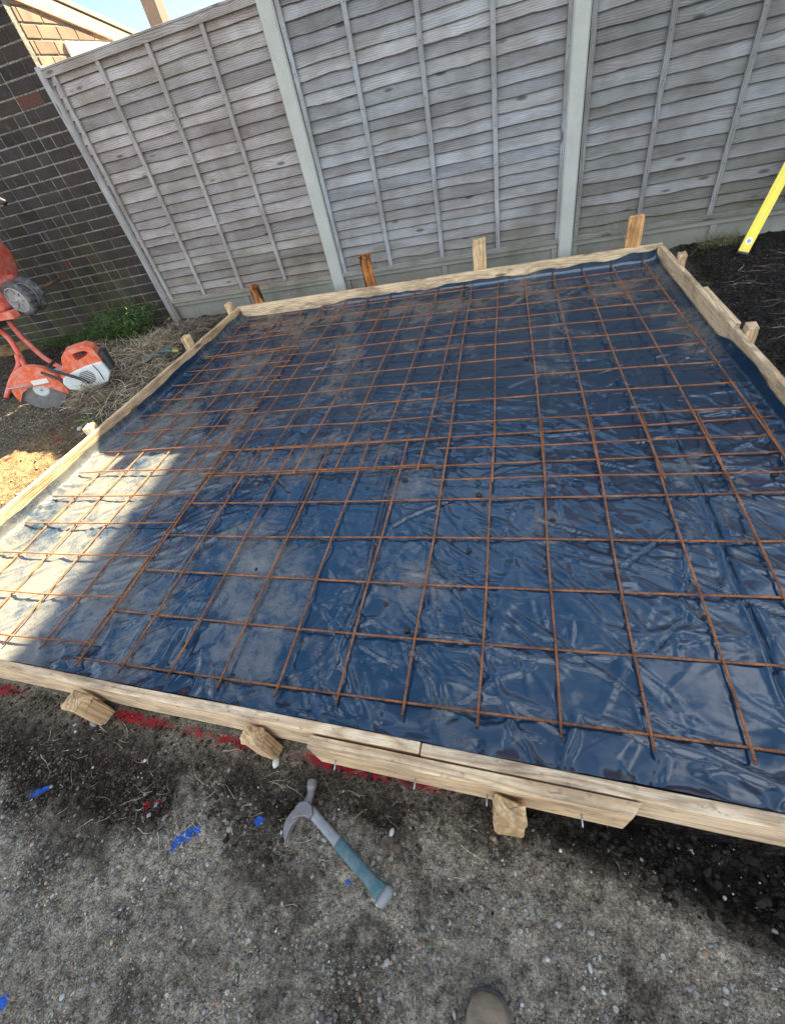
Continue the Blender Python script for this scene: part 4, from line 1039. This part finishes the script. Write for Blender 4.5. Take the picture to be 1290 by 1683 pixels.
# ------------------------------------------------------------------ hammer
zh = -.062
hm = thing("claw_hammer", "worn claw hammer with teal and grey rubber grip lying on the dirt", "hammer", (1.08, -.34, zh))
P0, P1 = np.array((.992, -.288)), np.array((1.212, -.412)); ax_ = (P1 - P0) / np.linalg.norm(P1 - P0); pn = np.array((-ax_[1], ax_[0]))
def hgt(x, y): return float(gz(x, y)[0])
zc = max(hgt(*P0), hgt(*P1), hgt(*(P0 + P1) / 2)) + .013
def hsec(ts, ws, hs, name, mat, col=None):
    P = []; n = 14
    for t, w, h_ in zip(ts, ws, hs):
        c = P0 + ax_ * t
        for a in np.linspace(0, 2 * np.pi, n, endpoint=False):
            ca, sa = math.cos(a), math.sin(a)
            q = c + pn * (math.copysign(abs(ca) ** .7, ca) * w); P.append((q[0], q[1], zc + math.copysign(abs(sa) ** .7, sa) * h_))
    m = len(ts); F = [(n * i + a, n * i + (a + 1) % n, n * i + n + (a + 1) % n, n * i + n + a) for i in range(m - 1) for a in range(n)] + [tuple(range(n))[::-1], tuple(n * (m - 1) + a for a in range(n))]
    return MB().add(P, F, col or (1, 1, 1)).build(name, mat, hm, smooth=True)
hsec([-.012, .0, .03, .07, .098], [.0125, .0125, .012, .0125, .0135], [.010, .010, .010, .010, .011], "handle_shaft", M_HGREY)
g_ = hsec([.094, .100, .13, .17, .205, .225, .240], [.0142, .0150, .0152, .0145, .0150, .0175, .0205], [.0115, .0120, .0122, .012, .0122, .013, .014], "grip", M_TEAL)
hsec([.2405, .248, .256, .259], [.0212, .0225, .020, .012], [.0145, .015, .013, .008], "butt_end", M_HGREY)
# steel head: poll, cheek and two claws
hz = zc + .002
hd = MB()
poll = bez([(.966, -.214), (.969, -.232), (.972, -.250), (.968, -.272), (.958, -.290)], 16)
m_ = len(poll); rr = np.interp(np.linspace(0, 1, m_), [0, .08, .28, .34, .55, .8, 1], [.0125, .0140, .0138, .0105, .0100, .0145, .0155])
hd.tube(np.column_stack([poll, np.full(m_, hz)]), rr, 14)
# cheek block round the handle eye
O = [(.950, -.268), (.972, -.262), (.990, -.272), (1.000, -.290), (.992, -.303), (.975, -.300), (.960, -.304), (.944, -.312), (.938, -.300), (.941, -.282)]
n_ = len(O); Vv = [(x, y, hz - .0125) for x, y in O] + [(x * .9 + .969 * .1, y * .9 - .287 * .1, hz + .0145) for x, y in O]
hd.add(Vv, [tuple(range(n_))[::-1], tuple(range(n_, 2 * n_))] + [(i, (i + 1) % n_, n_ + (i + 1) % n_, n_ + i) for i in range(n_)])
hd.build("head", M_STEEL, hm, bevel=.003)
for s in (-1, 1):
    cl_ = bez([(.950, -.296), (.937, -.316), (.936, -.338), (.942, -.357)], 14); k = len(cl_)
    z_ = hz + s * np.interp(np.linspace(0, 1, k), [0, .3, 1], [.004, .0055, .0075]) - np.linspace(0, .006, k)
    cm = MB(); P = []
    for i in range(k):
        w = np.interp(i / (k - 1), [0, .5, 1], [.013, .010, .0022]); hh = np.interp(i / (k - 1), [0, 1], [.005, .0025])
        d = cl_[min(i + 1, k - 1)] - cl_[max(i - 1, 0)]; d /= np.linalg.norm(d); nn = np.array((-d[1], d[0]))
        for a, b in ((-1, -1), (1, -1), (1, 1), (-1, 1)): q = cl_[i] + nn * w * a; P.append((q[0], q[1], z_[i] + hh * b))
    F = [(4 * i + a, 4 * i + (a + 1) % 4, 4 * i + 4 + (a + 1) % 4, 4 * i + 4 + a) for i in range(k - 1) for a in range(4)] + [(3, 2, 1, 0), tuple(4 * (k - 1) + a for a in range(4))]
    cm.add(P, F).build("claw", M_STEEL, hm, bevel=.0015)

# ------------------------------------------------------------------ boot (toe at the bottom edge)
bt = thing("work_boot", "dusty tan work boot, only its rounded toe in view at the bottom of the scene", "boot", (1.437, -.505, -.09))
bt.scale = (.88, .92, .9)
def boot_sec(y0, secs, name, mat):
    P = []; n = 20
    for (yo, xo, w, zb, zt) in secs:
        for a in np.linspace(0, 2 * np.pi, n, endpoint=False):
            ca, sa = math.cos(a), math.sin(a)
            zmid, zh_ = (zb + zt) / 2, (zt - zb) / 2
            P.append((1.437 + xo + w * math.copysign(abs(ca) ** .8, ca), y0 - yo, zmid + zh_ * math.copysign(abs(sa) ** (.75 if sa > 0 else .45), sa)))
    m = len(secs); F = [(n * i + a, n * i + (a + 1) % n, n * i + n + (a + 1) % n, n * i + n + a) for i in range(m - 1) for a in range(n)] + [tuple(range(n))[::-1], tuple(n * (m - 1) + a for a in range(n))]
    return MB().add(P, F).build(name, mat, bt, smooth=True)
zb = -.088
boot_sec(-.510, [(0, 0, .010, zb + .026, zb + .036), (.003, 0, .022, zb + .022, zb + .050), (.012, 0, .034, zb + .020, zb + .064), (.03, .001, .043, zb + .020, zb + .074), (.06, .002, .048, zb + .020, zb + .080), (.10, .002, .050, zb + .02, zb + .088),
                 (.15, .0, .046, zb + .02, zb + .115), (.19, -.002, .043, zb + .02, zb + .16), (.24, -.003, .042, zb + .02, zb + .20), (.28, -.003, .038, zb + .02, zb + .20), (.30, -.003, .030, zb + .03, zb + .19)], "upper", M_SUEDE)
boot_sec(-.504, [(0, 0, .012, zb - .002, zb + .020), (.004, 0, .026, zb - .003, zb + .022), (.014, 0, .040, zb - .004, zb + .022), (.035, .001, .048, zb - .004, zb + .022), (.08, .002, .053, zb - .004, zb + .022), (.16, .0, .046, zb - .004, zb + .022), (.25, -.003, .043, zb - .004, zb + .022), (.312, -.003, .030, zb - .004, zb + .022)], "sole", M_SOLE)
MB().tube(bez([(1.388, -.600, zb + .030), (1.396, -.588, zb + .058), (1.418, -.575, zb + .078), (1.438, -.572, zb + .0835), (1.458, -.575, zb + .078), (1.480, -.588, zb + .058), (1.487, -.600, zb + .030)], 30), .0018, 6).build("toe_cap_seam", M_SOLE, bt, smooth=True)
lc = MB()
for k in range(4): y_ = -.655 - .022 * k; lc.tube(bez([(1.405, y_, zb + .118 + .03 * k), (1.437, y_ + .004, zb + .137 + .03 * k), (1.470, y_, zb + .118 + .03 * k)], 8), .0025, 6)
lc.build("laces", M_SOLE, bt, smooth=True)

# ------------------------------------------------------------------ spirit level leaning on the fence
lv = thing("spirit_level", "long yellow spirit level leaning against the right fence panel", "spirit level", (2.885, 3.02, -.01))
b0 = np.array((2.886, 3.02, 0.0)); tp_ = np.array((3.098, 3.300, .40)); d = (tp_ - b0) / np.linalg.norm(tp_ - b0)
yn = (3.345 - 3.02) / d[1]
Lv = 1.2
# the part that shows runs along this direction; steeper so that the top meets the fence
RL = axes(d, (-.25, -.85, .45))
MB().box(b0 + d * Lv * .0 + d * yn * .5, (yn, .060, .024), RL).build("body", M_YELLOW, lv, bevel=.003)
MB().box(b0 + d * (yn * .5) + RL[:, 2] * .0125 , (yn * .96, .022, .003), RL, (1.1, 1.1, 1.1)).build("web_strip", M_YELLOW, lv, bevel=.001)
MB().box(b0 - d * .006, (.014, .064, .028), RL).build("end_cap", M_BLACK, lv, bevel=.003)
lb = MB().lathe([(0, .003), (.020, .003), (.020, -.004)], b0 + d * .062 + RL[:, 2] * .0125, RL[:, 2], 20).build("hang_hole_ring", M_WHITE, lv)
MB().lathe([(0, .004), (.011, .004), (.011, -.002)], b0 + d * .062 + RL[:, 2] * .0125, RL[:, 2], 16).build("hang_hole", M_GREY, lv)

# ------------------------------------------------------------------ cut-off saw
HUB = np.array((-1.880, 1.870, .125)); ang = math.radians(31)
RS = rotz(ang)                       # local x along the saw, local -y towards the camera
sw = thing("cut_off_saw", "dusty orange and white petrol cut-off saw with a diamond blade, lying by the straw", "saw", (-1.880, 1.870, -.04))
sw.scale = (.91, .91, .95)
def SP(x, y, z): return RS @ np.array((x, y, z)) + HUB
def circ(r, a0, a1, n, cx=0, cz=0): return [(cx + r * math.cos(math.radians(a)), cz + r * math.sin(math.radians(a))) for a in np.linspace(a0, a1, n)]
yax = RS @ np.array((0, -1.0, 0))
bl = MB(); nseg = 48
O = []
for k in range(nseg * 3):
    a = 2 * math.pi * k / (nseg * 3); O.append(((.165 if k % 9 else .159) * math.cos(a), (.165 if k % 9 else .159) * math.sin(a)))
bl.prism(O, RS, HUB, -.0016, .0016)
blo = bl.build("blade", M_BLADE, sw)
MB().lathe([(0, .010), (.016, .010), (.017, .007), (.045, .006), (.055, .0025), (.055, .0)], HUB + yax * .001, yax, 28).build("blade_flange", M_SAWWHITE, sw, smooth=False)
MB().lathe([(0, .020), (.009, .020), (.010, .010)], HUB, yax, 6).build("arbor_bolt", M_GREY, sw)
# guard: half shell over the blade
gd = MB()
out_ = circ(.185, 190, -30, 34); inn = circ(.060, 195, -15, 34)
gout = [(x, z) for x, z in out_]
poly = out_ + [(.165, -.085), (.12, -.055), (.07, .0), (.02, .036), (-.05, .045), (-.12, .025)]
gd.prism(poly, RS, HUB, -.030, -.026)
gd.prism(poly, RS, HUB, .024, .028)
rim = [(.190, -.030), (.192, -.0), (.190, .028)]
th = np.radians(np.linspace(190, -30, 34)); P = []
for r_, y_ in ((.1853, -.0305), (.189, -.024), (.189, .022), (.1853, .0285)):
    for t_ in th: P.append(SP(r_ * math.cos(t_), y_, r_ * math.sin(t_)))
k = 34; F = [(k * i + a, k * i + a + 1, k * i + k + a + 1, k * i + k + a) for i in range(3) for a in range(k - 1)]
gd.add(P, F)
gdo = gd.build("blade_guard", M_SAWRED, sw)
MB().box(SP(.045, -.033, .062), (.115, .004, .036), RS @ np.array([[math.cos(-.12), 0, -math.sin(-.12)], [0, 1, 0], [math.sin(-.12), 0, math.cos(-.12)]]), (1.25, 1.22, 1.1)).build("sticker", M_SAWWHITE, gdo)
for k in range(5): pass
MB().tube([SP(-.185, -.034, .085), SP(-.09, -.038, .070), SP(-.02, -.036, .056)], [.006, .006, .007], 8).build("adjuster_lever", M_GREY, sw, smooth=True)
# arm from hub to engine
arm = [(.05, .03), (.10, .085), (.20, .095), (.34, .075), (.36, -.01), (.30, -.06), (.18, -.055), (.10, -.04)]
MB().prism(arm, RS, HUB, .030, .070).build("cutting_arm", M_GREY, sw, bevel=.006)
# engine body with rear handle (hole through it)
bo = [(.20, .01), (.215, .075), (.27, .120), (.305, .178), (.345, .205), (.42, .208), (.50, .205), (.545, .175), (.550, .08), (.550, .045), (.42, .040), (.30, .020)]
def resample(O, n):
    O = np.array(O + [O[0]]); d = np.concatenate([[0], np.cumsum(np.linalg.norm(np.diff(O, axis=0), axis=1))]); s_ = np.linspace(0, d[-1], n, endpoint=False)
    return np.stack([np.interp(s_, d, O[:, 0]), np.interp(s_, d, O[:, 1])], 1)
hole = [(.398, .122), (.385, .140), (.386, .165), (.400, .176), (.44, .178), (.485, .172), (.498, .155), (.480, .138), (.44, .128)]
ctr = np.array((.43, .15))
def radial(O, n, a_off=0):
    O = np.array(O); out = []
    for a in np.linspace(0, 2 * np.pi, n, endpoint=False):
        d = np.array((math.cos(a), math.sin(a))); best = None
        for i in range(len(O)):
            p, q = O[i] - ctr, O[(i + 1) % len(O)] - ctr; e_ = q - p
            den = d[0] * e_[1] - d[1] * e_[0]
            if abs(den) < 1e-12: continue
            t = (p[0] * e_[1] - p[1] * e_[0]) / den; u = (p[0] * d[1] - p[1] * d[0]) / den
            if t > 0 and -1e-6 <= u <= 1 + 1e-6 and (best is None or t > best): best = t
        out.append(ctr + d * (best or .01))
    return np.array(out)
eb = MB(); eb.ringprism(radial(bo, 72), radial(hole, 72), RS, HUB, -.055, .075)
eb.build("engine_housing", M_SAWRED, sw, bevel=.007)
lower = [(.19, .005), (.22, .04), (.30, .060), (.41, .072), (.548, .070), (.552, -.03), (.50, -.085), (.42, -.095), (.28, -.09), (.20, -.05)]
st_ = MB().prism(lower, RS, HUB, -.066, .085).build("starter_cover", M_SAWWHITE, sw, bevel=.010)
for k in range(8):
    z_ = .042 - .0125 * k; hw = math.sqrt(max(.0004, .055 ** 2 - (z_ + .0) ** 2))
    MB().box(SP(.385, -.0672, z_ - .004), (2 * hw, .003, .0055), RS).build("vent_slot", M_BLACK, st_)
MB().tube([SP(.475, -.068, .068), SP(.485, -.070, .01), SP(.480, -.069, -.06)], .003, 6).build("starter_cord", M_BLACK, st_, smooth=True)
MB().box(SP(.570, .015, .055), (.05, .10, .14), RS).build("rear_base", M_BLACK, sw, bevel=.012)
# front handlebar
hb = bez([SP(.185, .085, .135), SP(.18, -.03, .142), SP(.19, -.082, .132), SP(.25, -.092, .085), SP(.33, -.092, .015), SP(.36, -.085, -.035), SP(.36, -.03, -.06)], 36)
MB().tube(hb, .0115, 10).build("front_handlebar", M_BLACK, sw, smooth=True)
MB().tube([SP(.10, -.03, .12), SP(.19, -.045, .03), SP(.20, -.05, -.05)], [.010, .013, .010], 8).build("belt_edge", M_BLACK, sw, smooth=True)

# ------------------------------------------------------------------ concrete mixer on its stand
mxr = thing("cement_mixer", "orange red cement mixer with wheels raised on a tubular stand beside the brick wall", "cement mixer", (-2.75, 2.5, -.05))
sd = MB().tube(bez([(-2.66, 2.46, .42), (-2.645, 2.47, .30), (-2.60, 2.42, .19), (-2.50, 2.32, .12), (-2.44, 2.28, .05), (-2.44, 2.27, -.04)], 30), .021, 12).build("stand_leg", M_RED, mxr, smooth=True)
MB().tube(bez([(-2.60, 2.54, .42), (-2.595, 2.54, .30), (-2.575, 2.54, .20), (-2.52, 2.53, .09), (-2.42, 2.50, .03), (-2.30, 2.46, -.01), (-2.22, 2.44, -.03)], 30), .021, 12).build("stand_leg", M_RED, mxr, smooth=True)
MB().tube(bez([(-2.57, 2.38, .20), (-2.575, 2.33, .13), (-2.60, 2.20, .06), (-2.63, 2.08, -.03)], 20), .020, 12).build("stand_leg", M_RED, mxr, smooth=True)
MB().tube(bez([(-3.10, 2.46, .40), (-3.15, 2.48, .20), (-3.35, 2.55, -.03)], 20), .020, 12).build("stand_leg", M_RED, mxr, smooth=True)
MB().box((-2.66, 2.50, .425), (.12, .16, .05)).build("stand_bracket", M_BLACK, mxr, bevel=.008)
MB().box((-2.80, 2.49, .475), (.80, .07, .055), None, (1.1, 1.5, 1.5)).build("chassis_bar", M_RED, mxr, bevel=.005)
MB().box((-2.80, 2.72, .475), (.80, .05, .055), None, (1.1, 1.5, 1.5)).build("chassis_bar", M_RED, mxr, bevel=.005)
for wy in (2.60, 2.715):
    c_ = np.array((-2.395, wy, .545)); 
    w_ = MB().lathe([(.094, -.026), (.115, -.030), (.130, -.023), (.135, 0), (.130, .023), (.115, .030), (.094, .026)], c_, (0, -1, 0), 72)
    q_ = w_.v[0].reshape(7, 72, 3); od = (np.arange(72) % 4 < 2)
    for rr_ in (1, 2, 3, 4, 5): q_[rr_, od] = c_ + (q_[rr_, od] - c_) * np.array((.95, 1, .95))
    w_.v[0] = q_.reshape(-1, 3)
    wo = w_.build("wheel", M_TYRE, mxr, smooth=True)
    rm = MB().lathe([(.101, -.012), (.097, .016), (.100, .026), (.090, .030), (.082, .014), (.045, .008), (.036, .018), (.020, .024), (0, .024)], c_, (0, -1, 0), 36)
    rm.build("rim", M_GREY, wo, smooth=False)
    for k in range(8):
        a = 2 * math.pi * k / 8; R_ = np.stack([np.array((math.cos(a), 0, math.sin(a))), np.array((0, 1.0, 0)), np.array((-math.sin(a), 0, math.cos(a)))], 1)
        MB().box(c_ + np.array((.062 * math.cos(a), -.014, .062 * math.sin(a))), (.060, .014, .012), R_).build("rim_spoke", M_GREY, wo, bevel=.002)
MB().tube([(-2.395, 2.56, .545), (-2.395, 2.95, .545)], .011, 8).build("axle", M_GREY, mxr, smooth=True)
MB().tube([(-2.395, 2.78, .545), (-2.395, 3.06, .54)], .014, 8, (.5, .3, .25)).build("axle_stub", M_BARK, mxr, smooth=True)
da = np.array((-.93, 0.05, .34)); da /= np.linalg.norm(da)
dc = np.array((-2.49, 2.62, .78))
MB().lathe([(0, -.002), (.235, -.002), (.252, .006), (.258, .02), (.300, .20), (.312, .24), (.316, .25), (.312, .262), (.300, .27), (.235, .52), (.19, .62), (.198, .63), (.186, .632), (.175, .61), (.22, .5), (.285, .27)], dc, da, 48).build("drum", M_RED, mxr, smooth=True)
hd_ = MB().box((-2.80, 2.64, .60), (.62, .30, .20), None, (.95, 1, 1)).build("motor_housing", M_RED, mxr, bevel=.025)
R_ = axes((-.32, 0, -.95), (0, -1, 0))
MB().box(dc + np.array((.02, -.20, -.06)) , (.50, .012, .030), axes((.31, 0, .95), (0, -1, 0))).build("cradle_arm", M_RED, mxr, bevel=.004)
MB().tube(bez([(-2.75, 2.62, 1.18), (-2.4, 2.60, 1.28), (-2.10, 2.60, 1.24), (-1.985, 2.60, 1.185)], 24), .014, 10).build("tilt_handle", M_RED, mxr, smooth=True)
MB().tube(bez([(-2.10, 2.60, 1.24), (-1.985, 2.60, 1.185), (-1.90, 2.60, 1.125)], 12), [.019] * 11 + [.019, .016], 10).build("handle_grip", M_BLACK, mxr, smooth=True) if False else MB().tube(bez([(-2.10, 2.60, 1.24), (-1.985, 2.60, 1.185), (-1.895, 2.60, 1.125)], 12), .019, 10).build("handle_grip", M_BLACK, mxr, smooth=True)

# ------------------------------------------------------------------ odds and ends at the left
m = MB().box((-3.75, 2.98, .0), (.75, .05, .11), rotz(.5), (.42, .34, .26))
tag(m.build("old_plank", M_PINE, None, (-3.75, 2.98, -.05), bevel=.004), "old brown plank lying below the mixer at the far left", "plank")
ds = thing("garden_trowel", "hand tool with yellow tipped handle lying in the straw beside the pale left stake", "hand tool", (-1.17, 2.46, -.02))
MB().tube([(-1.30, 2.47, .035), (-1.20, 2.46, .045), (-1.12, 2.45, .045)], [.008, .013, .013], 10, (.6, .8, .8)).build("handle", M_TEAL, ds, smooth=True)
MB().tube([(-1.12, 2.45, .045), (-1.07, 2.445, .043), (-1.06, 2.444, .042)], [.0115, .0115, .008], 10, (.42, .40, .6)).build("handle_tip", M_YELLOW, ds, smooth=True)
MB().prism([(0, -.012), (.03, -.03), (.10, -.034), (.17, 0), (.10, .034), (.03, .03), (0, .012)], axes((-.55, -.8, -.15), (.2, 0, 1)) @ np.array([[1, 0, 0], [0, 0, 1], [0, 1, 0]]), (-1.30, 2.47, .04), -.0015, .0015, (.35, .40, .30)).build("blade", M_GREY, ds)
